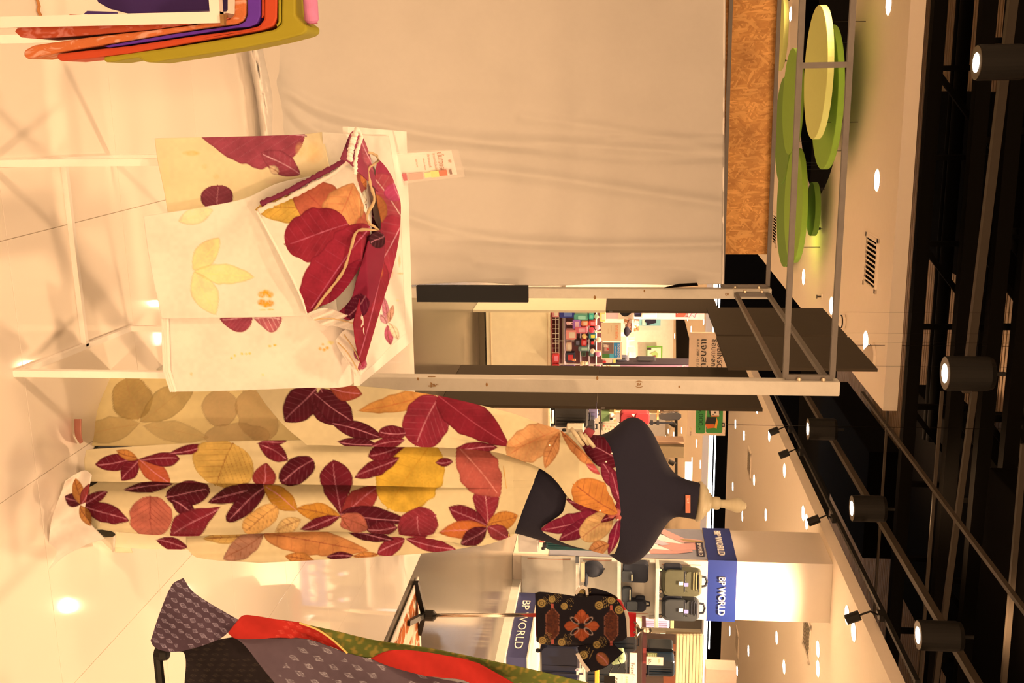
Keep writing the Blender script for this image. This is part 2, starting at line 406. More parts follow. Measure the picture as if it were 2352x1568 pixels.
# black trusses across the hall
M_TRUSS = mat('black_steel', (0.004, 0.0035, 0.003), rough=0.8, spec=0.08)
M_CONDUIT = mat('dull_metal_conduit', (0.05, 0.04, 0.03), rough=0.6, metal=0.0)
for i, (x, z) in enumerate(((2103, 5.5), (2208, 5.7), (2282, 5.9), (2345, 6.1))):
    p = G(x, 750, z); t = thing('roof_truss', 'black steel roof truss, number %s back from the front edge of the open ceiling' % ['four', 'three', 'two', 'one'][i], 'truss', p)
    b_ = MB(); b_.bar(p - E2 * 9, p + E2 * 9, 0.17, EZ); b_.build('bottom_chord', M_TRUSS, t)
    q = p + EZ * 0.9; b_ = MB(); b_.bar(q - E2 * 9, q + E2 * 9, 0.14, EZ); b_.build('top_chord', M_TRUSS, t)
    for k in range(-5, 6):
        b_ = MB(); b_.bar(p + E2 * (k * 1.15), q + E2 * (k * 1.15), 0.07); b_.build('web_bar', M_TRUSS, t)
        if k % 2: b_ = MB(); b_.bar(p + E2 * (k * 1.15), q + E2 * (k * 1.15 + 1.15), 0.07); b_.build('diagonal_bar', M_TRUSS, t)
for i, (x, z, w_) in enumerate(((2150, 5.9, 0.05), (2158, 6.0, 0.04), (2166, 5.95, 0.09))):
    p = G(x, 700, z); b_ = MB(); b_.tube([p - E2 * 9, p + E2 * 2.0], w_, 10); tag(b_.build('ceiling_pipe', M_TRUSS, smooth=True), 'black pipe running across the open ceiling, %s of three side by side' % ['lowest', 'middle', 'uppermost'][i], 'pipe')
def duct(x, y, z, w, dp, h, lab):  # one duct, plus black boxes added to keep the brown deck from showing
    p = G(x, y, z); b_ = MB(); b_.box(p + E2 * 0 + EZ * h / 2, w, dp, h); tag(b_.build('ceiling_box', M_BLACK, bevel=0.02), lab, 'duct')
duct(2190, 420, 6.3, 2.6, 3.6, 0.5, 'wide black air duct above the left ceiling raft')
duct(2150, 1230, 6.2, 3.6, 4.0, 0.6, 'large black box covering the deck above the right side of the open ceiling')
duct(2300, 1430, 5.6, 3.0, 1.6, 0.6, 'black box covering the deck in the upper right of the open ceiling')
duct(1930, 1060, 6.2, 2.2, 5.0, 0.6, 'long black box covering the deck between the two white ceiling rafts')
def fieldtube(a, b, z, w, lab, name='ceiling_conduit'):
    p, q = G(*a, z), G(*b, z); b_ = MB(); b_.bar(p, q, w); tag(b_.build(name, M_CONDUIT), lab, 'conduit')
fieldtube((1980, 902), (2427, 1500), 5.0, 0.045, 'long conduit running away beside the left ceiling raft')
fieldtube((2238, 898), (2144, 1600), 5.3, 0.06, 'conduit crossing the open ceiling, second from the front')
fieldtube((2164, 898), (2109, 1600), 5.2, 0.035, 'thin conduit crossing the open ceiling behind two others')
fieldtube((2039, 944), (1996, 1590), 5.0, 0.03, 'thin conduit crossing just behind the left ceiling raft')
fieldtube((2352, 1020), (2305, 1568), 5.3, 0.05, 'conduit crossing at the upper right edge of the photo')
# ---- pendant track lamps on square tubes
M_LAMP = mat('lamp_black', (0.005, 0.005, 0.005), rough=0.5)
M_GLOW = mat('lamp_glow', (1, 1, 1), emit=(1.0, 0.86, 0.68, 9.0))
M_RING = mat('lamp_ring', (0.10, 0.085, 0.06), rough=0.4)
M_LED = mat('led_strip_glow', (1, 1, 1), emit=(0.92, 0.95, 1.0, 4.0))
def pendant(x, y, z, r, h, lab, p_on=True):
    p = G(x, y, z); t = thing('pendant_spotlight', lab, 'spotlight', p, None)
    b_ = MB(); b_.lathe(p, [(r * 0.9, 0.03), (r, 0.0), (r, h * 0.9), (r * 0.93, h)], 28); b_.build('housing', M_LAMP, t, smooth=False)
    b_ = MB(); b_.lathe(p - EZ * 0.004, [(r * 0.8, 0), (r * 0.96, 0), (r * 0.96, 0.006), (r * 0.8, 0.006)], 28); b_.build('trim_ring', M_RING, t)
    b_ = MB(); b_.lathe(p - EZ * 0.006, [(r * 0.55, 0), (r * 0.55, 0.004)], 24); b_.build('lens', M_GLOW, t)
    b_ = MB(); b_.bar(p + EZ * h, p + EZ * (h + 0.12), 0.03); b_.build('mount', M_LAMP, t)
    spot('pendant_light', p - EZ * 0.02, (p.x - .12 * p.x, p.y - 1.2, 0), 120, 110, 0.7, r * 0.35)
    u_ = spot('deck_fill', p + EZ * (h + .15), p + EZ * 5, 75, 120, 0.9, .12)  # added upward lamp to brighten the roof deck, not light from the pendant
    return p
ZP = 4.35
pendant(1856, 985, ZP, 0.17, 0.42, 'black cylinder spotlight hanging on the tube, farthest of the row at the right')
pendant(1957, 1167, ZP, 0.165, 0.40, 'black cylinder spotlight hanging above the finial of the dress form')
pendant(2109, 1458, ZP, 0.145, 0.40, 'black cylinder spotlight at the upper right, nearest of its row')
pendant(2171, 857, ZP, 0.155, 0.40, 'black cylinder spotlight in front of the corner of the left ceiling raft')
pendant(2243, 144, ZP, 0.145, 0.38, 'black cylinder spotlight at the upper left below the roof deck')
def etube(a, b, z, lab):
    p, q = G(*a, z), G(*b, z); b_ = MB(); b_.bar(p, q, 0.075); tag(b_.build('lighting_tube', M_CONDUIT), lab, 'tube')
etube((1838, 884), (2262, 1600), ZP + 0.45, 'square tube carrying three spotlights at the right, running away down the hall')
etube((2330, -30), (2218, 900), ZP + 0.45, 'square tube carrying two spotlights above the left ceiling raft')
# ---- recessed downlights (disc + ring), positions read on each ceiling plane
def downlight(x, y, z, r, lab, group=None):
    p = G(x, y, z); t = thing('recessed_downlight', lab, 'downlight', p, group)
    b_ = MB(); b_.lathe(p - EZ * 0.012, [(r, 0), (r, 0.01)], 20); b_.build('diffuser', M_GLOW, t)
    b_ = MB(); b_.lathe(p - EZ * 0.008, [(r, 0), (r * 1.18, 0.0), (r * 1.18, 0.012), (r, 0.012)], 20); b_.build('trim_ring', M_CEIL, t)
    return p
LL = [(2043, 8, 'bright recessed downlight on the left ceiling raft at the top frame edge'), (2016, 414, 'bright recessed downlight near the front edge of the left ceiling raft, before the air grille'),
      (1847, 636, 'recessed downlight on the left ceiling raft left of the sprinkler'), (1911, 702, 'recessed downlight on the left ceiling raft between sprinkler and smoke detector'),
      (1990, 784, 'recessed downlight on the left ceiling raft beside the dome camera'), (1817, 32, 'recessed downlight glowing in the dark opening behind the pale green disc')]
for x, y, lab in LL: downlight(x, y, ZC, 0.115, lab)
ORD = ['nearest', 'second nearest', 'third nearest', 'fourth nearest', 'fifth nearest', 'sixth nearest', 'seventh nearest', 'eighth nearest', 'ninth nearest', 'tenth nearest'] + ['%sth nearest' % k for k in ('eleven', 'twelf', 'thirteen', 'fourteen', 'fifteen', 'sixteen', 'seventeen', 'eighteen', 'nineteen', 'twentie')]
for i_, (x, y) in enumerate(sorted(((1740, 937), (1690, 974), (1710, 1000), (1768, 1000), (1803, 1080), (1733, 1102), (1684, 1117), (1706, 1185), (1760, 1182), (1846, 1178), (1854, 1198), (1947, 1412), (1962, 1450), (1880, 1490), (1880, 1535), (1785, 1464), (1802, 1531), (1677, 1449), (1720, 1494), (1694, 1540)), key=lambda q: -q[0])):
    downlight(x, y, ZC, 0.11, 'round downlight in the right ceiling raft, %s to the camera' % ORD[i_], 'downlights in the right ceiling raft')
for i_, (x, y) in enumerate(sorted(((1567, 735), (1580, 729), (1617, 736), (1588, 757), (1528, 746), (1545, 750), (1533, 768), (1550, 771), (1537, 785), (1527, 803), (1541, 806), (1530, 820), (1545, 826), (1566, 988), (1548, 998), (1601, 1018), (1609, 1066), (1590, 1058), (1529, 1005), (1535, 990)), key=lambda q: -q[0])):
    downlight(x, y, 4.1, 0.13, 'tiny round downlight in the far white ceiling, %s to the camera' % ORD[i_], 'downlights in the far ceiling')
for i, z in enumerate((4.14, 4.20, 4.285)):
    p = P(1640, 1000, 32.2); p.z = z; b_ = MB(); b_.bar(p - E2 * 9, p + E2 * (9 - i), 0.035, EZ)
    tag(b_.build('led_strip', M_LED), 'long white light strip below the black bulkhead, %s of three' % ['lowest', 'middle', 'uppermost'][i], 'light strip')
# real light from the rows of downlights
def down(x, y, z, pw, ang=150): spot('aisle_downlight', (x, y, z - 0.05), (x, y, 0), pw, ang, 0.8, 0.11)
for k in range(5):
    for q in (0.7, 4.5):
        v = qR + E1 * (k * 3.6 - 3.0) + E2 * q; down(v.x, v.y, ZC, 500)
for k in range(4):
    for q in (-1.0, -5.0):
        v = cL + E1 * (k * 4.0 + 1.0) + E2 * q; down(v.x, v.y, ZC, 900)
for x in (-16, -9, -3, 3, 9):
    for y in (36, 45, 55): down(x, y, 4.1, 3200)

# ---- ceiling fittings
def grille(x, y, z, w, dp, lab):
    p = G(x, y, z); t = thing('air_grille', lab, 'air grille', p)
    b_ = MB()
    for sx, sy, ww, dd in ((0, 1, w, 0.05), (0, -1, w, 0.05), (1, 0, 0.05, dp), (-1, 0, 0.05, dp)):
        b_.box(p + E2 * (sx * (w / 2 - 0.025)) + E1 * (sy * (dp / 2 - 0.025)) - EZ * 0.012, ww, dd, 0.024)
    b_.build('grille_frame', M_CEIL, t)
    b_ = MB(); b_.box(p - EZ * 0.002, w - 0.1, dp - 0.1, 0.004); b_.build('backing', M_BLACK, t)
    sm_ = None
    for k in range(9):
        q = p + E2 * ((k - 4) * (w - 0.12) / 9) - EZ * 0.014; b_ = MB(); b_.quadbox(q, (E2 + EZ * 0.7).normalized() * 0.022, E1 * (dp / 2 - 0.05), EZ * 0.003); b_.build('louver', M_CEIL, t)
grille(2003, 602, ZC, 0.62, 0.62, 'square air grille with angled louvers on the left ceiling raft')
grille(1781, 527, ZC, 0.60, 0.60, 'air grille seen flat beside the top edge of the particle board')
grille(1855, 1460, ZC, 0.62, 0.62, 'large air grille on the right ceiling raft near the bag pillar')
grille(1722, 1062, ZC, 0.6, 0.6, 'air grille on the right ceiling raft left of the dress form finial')
grille(1694, 1475, ZC, 0.6, 0.6, 'small air grille on the right ceiling raft beyond the large one')
p = G(1889, 681, ZC); t = thing('sprinkler', 'small sprinkler head on the left ceiling raft', 'sprinkler', p)
b_ = MB(); b_.lathe(p - EZ * 0.02, [(0.04, 0), (0.04, 0.018)], 14); b_.build('escutcheon', M_CEIL, t); b_ = MB(); b_.tube([p - EZ * 0.02, p - EZ * 0.07], 0.012).lathe(p - EZ * 0.08, [(0.03, 0), (0.03, 0.006)], 12); b_.build('nozzle', M_CONDUIT, t)
p = G(1941, 738, ZC); t = thing('smoke_detector', 'round smoke detector with dark vents on the left ceiling raft', 'smoke detector', p)
b_ = MB(); b_.lathe(p - EZ * 0.09, [(0.05, 0), (0.075, 0.03), (0.085, 0.085)], 18); b_.build('body', M_CEIL, t); b_ = MB(); b_.lathe(p - EZ * 0.055, [(0.084, 0), (0.084, 0.014)], 18); b_.build('vent_slot', M_BLACK, t)
p = G(2005, 818, ZC); t = thing('dome_camera', 'clear dome camera on the left ceiling raft beside the brown hanging panel', 'camera', p)
b_ = MB(); b_.lathe(p - EZ * 0.03, [(0.16, 0), (0.16, 0.028)], 24); b_.build('base_plate', M_CEIL, t); b_ = MB(); b_.lathe(p - EZ * 0.11, [(0.04, 0), (0.09, 0.02), (0.13, 0.06), (0.14, 0.085)], 24); b_.build('dome', mat('smoky_dome', (0.55, 0.48, 0.40), rough=0.1), t, smooth=True)
# ---- track heads along the right raft edge
for (x, y, lab) in ((1788, 986, 'farthest'), (1812, 1038, 'second farthest'), (1882, 1190, 'second nearest'), (1975, 1412, 'nearest')):
    p = PPL(x, y, qR - E2 * 0.15, E2); s_ = p.y / F; t = thing('track_spotlight', 'black adjustable track spotlight at the edge of the right ceiling raft, %s of four' % lab, 'spotlight', p)
    top = Vector((p.x, p.y, ZC + 0.15)); a_ = (E2 * 0.45 - EZ).normalized()
    b_ = MB(); b_.lathe(p - a_ * 0.0 , [(0.055, 0), (0.06, 0.01), (0.06, 0.16), (0.05, 0.17)], 16, ax=a_); b_.build('lamp_head', M_LAMP, t)
    b_ = MB(); b_.tube([p, (p + top) / 2 - E2 * 0.05, top], 0.012); b_.build('arm', M_LAMP, t)
    b_ = MB(); b_.box(top, 0.07, 0.16, 0.05); b_.build('adapter', M_LAMP, t)
p = PPL(1740, 900, qR - E2 * 0.15, E2); q = PPL(2050, 1565, qR - E2 * 0.15, E2); zz = ZC + 0.2
b_ = MB(); b_.bar((p.x, p.y, zz), (q.x, q.y, zz), 0.05); tag(b_.build('lighting_track', M_LAMP), 'black lighting track along the edge of the right ceiling raft', 'track')
# ---- round hanging ceiling discs
M_GA = mo('lime_pale_disc', (205, 172, 78), 0.80, rough=0.8, var=0.03); M_GB = mo('leaf_green_disc', (132, 138, 36), 0.82, rough=0.8, var=0.04); M_GC = mo('olive_green_disc', (104, 112, 30), 0.8, rough=0.8, var=0.04)
def disc(x, y, rp, z, m, lab, th=0.075):
    p = G(x, y, z); r = rp / F * p.y; t = thing('ceiling_disc', lab, 'disc', p)
    b_ = MB(); b_.lathe(p, [(r * 0.995, 0), (r, 0.006), (r, th - 0.006), (r * 0.995, th)], 56); b_.build('disc_panel', m, t)
    for k in range(2):
        a = 3.1 * k + 0.1; q = p + E2 * (math.cos(a) * r * 0.75) + E1 * (math.sin(a) * r * 0.75) + EZ * th; b_ = MB(); b_.tube([q, q + EZ * 0.08], 0.018, 8).tube([q + EZ * 0.08, q + EZ * max(0.12, ZC + 0.5 - z - th)], 0.004, 6); b_.build('hanger_rod', M_LAMP, t)
disc(1872, 168, 146, 3.75, M_GA, 'large pale lime round panel hanging lowest below the ceiling opening')
disc(1893, 225, 158, 3.98, M_GB, 'large green round panel hanging above the pale lime one')
disc(1815, 234, 117, 3.88, M_GB, 'green round panel crossed by a frame rail, between two others')
disc(1821, 472, 128, 3.88, M_GB, 'green round panel hanging nearest the particle board corner')
disc(1787, 70, 88, 3.90, M_GA, 'pale lime round panel cut by the top of the particle board')
disc(1797, 300, 118, 4.10, M_GC, 'dark green round panel behind the crossed green one')
disc(1803, 480, 130, 4.12, M_GC, 'dark green round panel behind the one nearest the corner')
disc(1862, 480, 60, 4.12, M_GC, 'small dark green round panel in the small round opening')

# ================================================================ BOOTH
M_POST = mo('cream_painted_steel', (224, 178, 128), 1.2, rough=0.55, var=0.10, scale=25, bump=0.1)
M_RAIL = mo('worn_grey_steel', (108, 82, 58), 1.1, rough=0.45, metal=0.3, var=0.2, scale=30)
M_RUST = mo('rust_stain', (120, 72, 30), 0.6, rough=0.9, var=0.4, scale=80)
pf = P(1000, 878, 3.27); pb = P(1400, 672, 4.69)
PF = Vector((pf.x, pf.y, 0)); PB = Vector((pb.x, pb.y, 0))
booth = thing('booth_frame', 'modular booth frame of cream posts joined by thin steel ladder rails', 'frame', (PF.x, PF.y, 0))
ztF = P(1926, 885, 3.27).z; ztB = P(1771, 672, 4.69).z
for base_, zt in ((PF, ztF), (PB, ztB)):
    b_ = MB(); b_.box(base_ + EZ * (zt / 2), 0.044, 0.044, zt); po = b_.build('post', M_POST, booth, bevel=0.003)
    b_ = MB(); b_.box(base_ + EZ * 0.01, 0.09, 0.09, 0.02); b_.build('foot_plate', M_POST, booth, bevel=0.003)
    if base_ is PF:
        for q in ((1455, 876), (1480, 882), (975, 876), (985, 882), (1395, 868), (1060, 885)):
            pass
zu = P(1910, 866, 3.27).z; zl = P(1803, 866, 3.27).z; zbu = P(1765, 655, 4.66).z; zbl = P(1660, 655, 4.66).z
w_ = 0.016
def ladder(a, b, z0, z1, rungs, lab=None):
    d_ = (b - a).normalized()
    for z in (z0, z1):
        m_ = MB(); m_.bar(a + EZ * z, b + EZ * z, w_, EZ); m_.build('ladder_rail', M_RAIL, booth)
    for r in rungs:
        p = a + (b - a) * r; m_ = MB(); m_.bar(p + EZ * z0, p + EZ * z1, w_, d_); m_.build('ladder_rung', M_RAIL, booth)
ladder(PF - E2 * 0.03, PF - E2 * 3.2, zl, zu, (0.0, 0.285, 0.6, 0.95))
ladder(PF + E1 * 0.03, PB - E1 * 0.03, zl, zu, (0.0, 1.0, 0.5) if False else (0.0, 1.0))
ladder(PB - E2 * 0.03, PB - E2 * 3.4, zbl, zbu, (0.0, 0.5, 0.97))
for base_, z0, z1, dr in ((PF, zl, zu, -E2), (PF, zl, zu, E1), (PB, zbl, zbu, -E2), (PB, zl, zu, -E1)):
    for q in (0.28, 0.8):
        p = base_ + dr * 0.026 + EZ * (z0 + (z1 - z0) * q) - (E1 * 0.012 if abs(dr.dot(E2)) > .5 else E2 * 0.012)
        m_ = MB(); m_.lathe(p, [(0.006, -0.006), (0.008, 0.0), (0.005, 0.006)], 10, ax=dr); m_.build('bolt', mat('bolt_zinc', (0.7, 0.62, 0.5), rough=0.3, metal=0.7), booth)
# marks written on the posts
def mark(body, x, y, d, h, m=M_RUST, w=None):
    p = PPL(x, y, PF - E1 * 0.0225, E1) if d == 0 else PPL(x, y, PB - E1 * 0.0225, E1)
    text(body, p, m, booth, h=h, w=w, R=E2, U=EZ, ext=0.0012, name='stencil_mark')
def mark_ud(body, x, y, which, h):
    p0 = PF if which == 0 else PB
    p = PPL(x, y, p0 - E1 * 0.0225, E1); text(body, p, M_RUST, booth, h=h, R=E2, U=EZ, ext=0.0012, name='stencil_mark')
mark_ud('1 4', 992, 876, 0, 0.024); mark_ud('5', 1002, 883, 0, 0.012)
mark_ud('(a)', 1468, 882, 0, 0.022)
mark_ud('B', 1670, 676, 1, 0.016)
for which, x, y, r in ((0, 1372, 868, 3), (0, 1118, 883, 3), (0, 960, 870, 2.5), (1, 1366, 683, 3), (1, 1480, 668, 2), (0, 1560, 888, 2)):
    p0 = (PF if which == 0 else PB); p = PPL(x, y, p0 - E1 * 0.0222, E1); rr = r / F * p.y
    m_ = MB(); m_.lathe(p, [(rr, 0), (rr * 0.8, 0.0012)], 9, ax=-E1, sx=1.6, sy=0.9); m_.build('rust_spot', M_RUST, booth)
# particle board panel
osb = bpy.data.materials.new('particle_board'); osb.use_nodes = True; nt = osb.node_tree; N = nt.nodes; K = nt.links; b = N['Principled BSDF']; b.inputs['Roughness'].default_value = 0.6
tc = N.new('ShaderNodeTexCoord'); prev = None
for i, (rot, sc) in enumerate((((0, 0.5, 0), (24, 30, 115)), ((0, -0.8, 0), (28, 30, 125)), ((0, 1.5, 0), (26, 30, 120)))):
    mp = N.new('ShaderNodeMapping'); mp.inputs['Rotation'].default_value = rot; mp.vector_type = 'TEXTURE'; mp.inputs['Scale'].default_value = [1 / v for v in sc]; K.new(tc.outputs['Object'], mp.inputs[0])
    dn = N.new('ShaderNodeTexNoise'); dn.inputs['Scale'].default_value = 0.15; vo = N.new('ShaderNodeTexVoronoi'); vo.inputs['Scale'].default_value = 1.0; K.new(mp.outputs[0], vo.inputs['Vector'])
    rp = N.new('ShaderNodeValToRGB'); e = rp.color_ramp.elements; e[0].position = 0.0; e[0].color = (*obs((158, 88, 30), .66), 1); e[1].position = 1.0; e[1].color = (*obs((192, 118, 50), .66), 1)
    e2 = rp.color_ramp.elements.new(0.5); e2.color = (*obs((172, 100, 37), .66), 1)
    sp = N.new('ShaderNodeSeparateColor'); K.new(vo.outputs['Color'], sp.inputs[0]); K.new(sp.outputs[0], rp.inputs[0])
    if prev is None: prev = rp.outputs[0]
    else:
        mx = N.new('ShaderNodeMix'); mx.data_type = 'RGBA'; gt = N.new('ShaderNodeMath'); gt.operation = 'GREATER_THAN'; gt.inputs[1].default_value = 0.62; K.new(sp.outputs[1], gt.inputs[0])
        K.new(gt.outputs[0], mx.inputs[0]); K.new(prev, mx.inputs[6]); K.new(rp.outputs[0], mx.inputs[7]); prev = mx.outputs[2]
nz = N.new('ShaderNodeTexNoise'); nz.inputs['Scale'].default_value = 9; nz.inputs['Detail'].default_value = 5; K.new(tc.outputs['Object'], nz.inputs['Vector'])
r2 = N.new('ShaderNodeValToRGB'); r2.color_ramp.elements[0].position = 0.3; r2.color_ramp.elements[0].color = (0.75, 0.72, 0.7, 1); r2.color_ramp.elements[1].position = 0.7; r2.color_ramp.elements[1].color = (1.1, 1.1, 1.1, 1); K.new(nz.outputs['Fac'], r2.inputs[0])
ml = N.new('ShaderNodeMix'); ml.data_type = 'RGBA'; ml.blend_type = 'MULTIPLY'; ml.inputs[0].default_value = 1; K.new(prev, ml.inputs[6]); K.new(r2.outputs[0], ml.inputs[7]); K.new(ml.outputs[2], b.inputs['Base Color'])
po0 = PB + E1 * 0.06; pr = PPL(1700, 583, po0, E1); zt_ = PPL(1776, 400, po0, E1).z; zb_ = PPL(1560, 400, po0, E1).z
mb = MB(); mb.box(Vector((pr.x, pr.y, (zt_ + zb_) / 2)) - E2 * 1.4, 2.8, 0.018, zt_ - zb_); tag(mb.build('particle_board', osb), 'orange-brown particle board panel above the white curtain', 'board')
# curtain
cplane = PB - E1 * 0.035
FOLDS = [smoothcurve(c) for c in (
  [(603, 106), (640, 190), (720, 245), (840, 280), (1040, 318), (1250, 330), (1500, 345), (1662, 352)],
  [(612, 130), (650, 235), (715, 292), (800, 330), (930, 370), (1200, 400), (1660, 470)],
  [(624, 190), (640, 260), (665, 310), (720, 360), (800, 420), (1000, 520), (1300, 560), (1660, 560)],
  [(1662, 362), (1500, 368), (1300, 352), (1100, 330)], [(1661, 342), (1540, 318), (1380, 292), (1200, 270)],
  [(1660, 318), (1560, 316), (1400, 318)], [(1658, 560), (1500, 562), (1250, 560), (1000, 548)], [(1656, 630), (1500, 612), (1300, 618), (1100, 600)], [(606, 112), (690, 190), (800, 220), (1000, 240), (1300, 240)], [(626, 200), (634, 260), (645, 315), (660, 380)])]
def cdisp(X, Y):
    D = DPL(X, Y, cplane, E1)
    for f, w, a in zip(FOLDS, (16, 15, 13, 10, 12, 8, 9, 12, 34, 9), (-.035, -.03, -.025, -.014, -.014, -.012, -.012, -.014, -.02, -.02)): D = D + ridge(X, Y, f, w, a)
    D = D + 0.018 * (vn(X, Y, 170, 11) - 0.5) + 0.006 * (vn(X * .3, Y, 24, 12) - .5)
    edge = np.clip((Y - 600) / 55, 0, 1); return D + 0.01 * edge * np.sin(X / 60)
rows = [[(585, -70), (598, 60), (608, 112), (622, 200), (632, 310), (650, 420), (668, 560), (680, 655)],
        [(760, -70), (760, 110), (760, 300), (770, 480), (780, 658)], [(900, -70), (900, 200), (905, 450), (908, 656)],
        [(1080, -70), (1080, 280), (1085, 648)], [(1220, -70), (1220, 300), (1228, 656)], [(1400, -70), (1400, 300), (1400, 652)], [(1560, -70), (1556, 300), (1550, 654)], [(1668, -70), (1665, 200), (1662, 400), (1659, 652)]]
ct = sheet('curtain', rows, 230, 190, None, (237, 188, 138), E=1.25, dfun=lambda X, Y: 0 * X, disp=cdisp, solid=0.002, var=0.02)
tag(ct, 'cream white cloth curtain stretched across the back of the booth', 'curtain')
b_ = MB(); a_ = PPL(1664, -60, cplane, E1); c_ = PPL(1660, 652, cplane, E1); b_.tube([a_, (a_ + c_) / 2, c_], 0.004); b_.build('top_hem', mo('cream_hem', (250, 220, 175), 0.8), ct)
# bundled cloth on the floor below the curtain
bl = floor_sheet('cloth_bundle', [[(563, 60, .012), (570, 120, .012), (588, 220, .012), (602, 330, .012), (615, 460, .012)], [(575, 60, .07), (582, 120, .07), (598, 220, .075), (611, 330, .07), (622, 460, .06)], [(590, 60, .07), (597, 120, .08), (610, 220, .08), (618, 330, .07), (632, 460, .07)], [(598, 60, .03), (604, 120, .03), (624, 220, .04), (624, 330, .03), (640, 460, .03)]], 60, 200, None, (252, 222, 170), E=0.95,
    zadd=lambda X, Y: 0.016 * (vn((X - 0.18 * Y) * 3.0, Y * 0.35, 14, 21) - .5) + 0.008 * (vn(X * 2, Y, 9, 22) - .5))
tag(bl, 'crumpled white cloth lying along the floor at the foot of the curtain', 'cloth')
# black foam board strapped to the rear post
b_ = MB(); q0 = P(1085, 674, 4.55); s_ = 4.55 / F; b_.box(q0, 38 * s_, 0.03, 260 * s_); tag(b_.build('black_board', mo('black_foam', (22, 17, 12), 0.6, rough=0.9)), 'narrow black board standing in front of the rear booth post', 'board')
b_ = MB(); q0 = P(1585, 657, 4.62); b_.prism([P(1525, 662, 4.62), P(1560, 653, 4.62), P(1602, 651, 4.62), P(1604, 656, 4.62), P(1560, 659, 4.62)], E1 * 0.02); tag(b_.build('black_strip', M_BLACK), 'thin black strip showing beside the curtain edge and rear post', 'strip')
# tall partitions beyond the booth, two boards high
M_PB = mo('dark_brown_board', (70, 49, 29), 0.9, rough=0.85, var=0.05, spec=0.15); M_PC = mo('cream_board', (232, 184, 122), 1.0, rough=0.7, var=0.03)
def partition(near, dlen, zj, zt, ml, mu, lab):
    n = Vector((near.x, near.y, 0)); t = thing('partition_panel', lab, 'partition', n)
    b_ = MB(); b_.quadbox(n + E1 * (dlen / 2) + EZ * (zj / 2), E2 * 0.012, E1 * (dlen / 2), EZ * (zj / 2 - 0.001)); b_.build('lower_board', ml, t)
    b_ = MB(); b_.quadbox(n + E1 * (dlen / 2) + EZ * ((zj + zt) / 2), E2 * 0.012, E1 * (dlen / 2), EZ * ((zt - zj) / 2 - 0.001)); b_.build('upper_board', mu, t)
    for z in (zj + 0.05,): b_ = MB(); b_.box(n - E1 * 0.004 + EZ * z, 0.016, 0.01, 0.03); b_.build('hinge', M_RAIL, t)
g1 = G(1008, 931); partition(g1, 1.25, P(1370, 931, g1.y).z, P(1752, 932, g1.y).z, M_PB, M_PB, 'tall dark brown two-board partition just right of the front booth post')
g2 = G(1086, 714); partition(g2, 1.15, P(1391, 713, g2.y).z, P(1652, 713, g2.y).z, M_PC, M_PB, 'tall partition with cream lower board and brown upper board right of the rear post')
# hanging brown boards
def fin(x0n, x1n, yn, yf, d, lab):
    a = P(x0n, yn, d); c = P(x1n, yn, d)
    L_ = None
    u = ray(CX, yf); # find length along E1 so that the far edge lands on picture row yf
    t_ = 0.0; 
    lo, hi = 0.0, 6.0
    for _ in range(40):
        md = (lo + hi) / 2; q = a + E1 * md - CAM; yy = CY + F * (q.dot(YI) / q.dot(FW))
        if yy > yf: lo = md
        else: hi = md
    L_ = lo; t = thing('signboard', lab, 'signboard', (a.x, a.y, a.z))
    b_ = MB(); b_.prism([a, a + E1 * L_, a + E1 * L_ + EZ * (c.z - a.z), a + EZ * (c.z - a.z)], E2 * 0.02); b_.build('board', M_PB, t)
    for q in (0.12, 0.88):
        p = a + E1 * (L_ * q) + EZ * (c.z - a.z) + E2 * .01; b_ = MB(); b_.tube([p, Vector((p.x, p.y, 5.6))], 0.0008, 5); b_.build('hanging_wire', M_TRUSS, t)
fin(1672, 2016, 843, 772, 7.0, 'dark brown board hanging edge-on from the ceiling, right of two')
fin(1646, 1946, 768, 706, 9.2, 'dark brown board hanging edge-on from the ceiling, left of two')
# ================================================================ DRESS FORM
D0 = 2.92
_bx = [880, 1000, 1100, 1180, 1250, 1330, 1380, 1405, 1428, 1446, 1472, 1495, 1518, 1535, 1550, 1575, 1604]
_yc = [1128, 1128, 1127, 1126, 1127, 1130, 1131, 1133, 1131, 1127, 1123, 1123, 1126, 1133, 1138, 1145, 1151]
_hw = [128, 130, 110, 97, 116, 131, 131, 144, 164, 172, 163, 141, 97, 62, 47, 43, 42]
_hd = [.11, .115, .10, .088, .105, .128, .118, .108, .098, .09, .082, .074, .066, .058, .052, .049, .048]
def body(X):
    return np.interp(X, _bx, _yc), np.interp(X, _bx, _hw), np.interp(X, _bx, _hd)
def bf(X, Y, off=0.0):
    yc, hw, hd = body(X); k = np.clip(1 - ((Y - yc) / hw) ** 2, 0, 1); return D0 - hd * np.sqrt(k) - off
base = G(178, 1128); fb = Vector((P(1000, 1128, D0).x, D0, 0))
form = thing('dress_form', 'navy dress form torso with turned wooden neck cap wearing the leaf-print cloth', 'dress form', fb)
n_, k_ = 90, 64
xs = np.linspace(880, 1603, n_); yc, hw, hd = body(xs)
def smooth1(a):
    for _ in range(3): a = np.r_[a[0], (a[:-2] + 2 * a[1:-1] + a[2:]) / 4, a[-1]]
    return a
yc, hw, hd = smooth1(yc), smooth1(hw), smooth1(hd); ang = np.linspace(0, 2 * math.pi, k_ + 1)
Xg = xs[:, None] + 0 * ang; Yg = yc[:, None] + hw[:, None] * np.cos(ang); Dg = D0 - hd[:, None] * np.sin(ang) * np.where(np.sin(ang) < 0, 0.9, 1.0)
tilt = np.clip((xs - 1540) / 60, 0, 1)[:, None]; Xg = Xg + tilt * (-6) * np.cos(ang)
M_NAVY = mo('navy_jersey', (46, 36, 40), 2.0, rough=0.9, var=0.08, bump=0.15, bscale=700)
grid_mesh('torso', PA(Xg, Yg, Dg), None, M_NAVY, form)
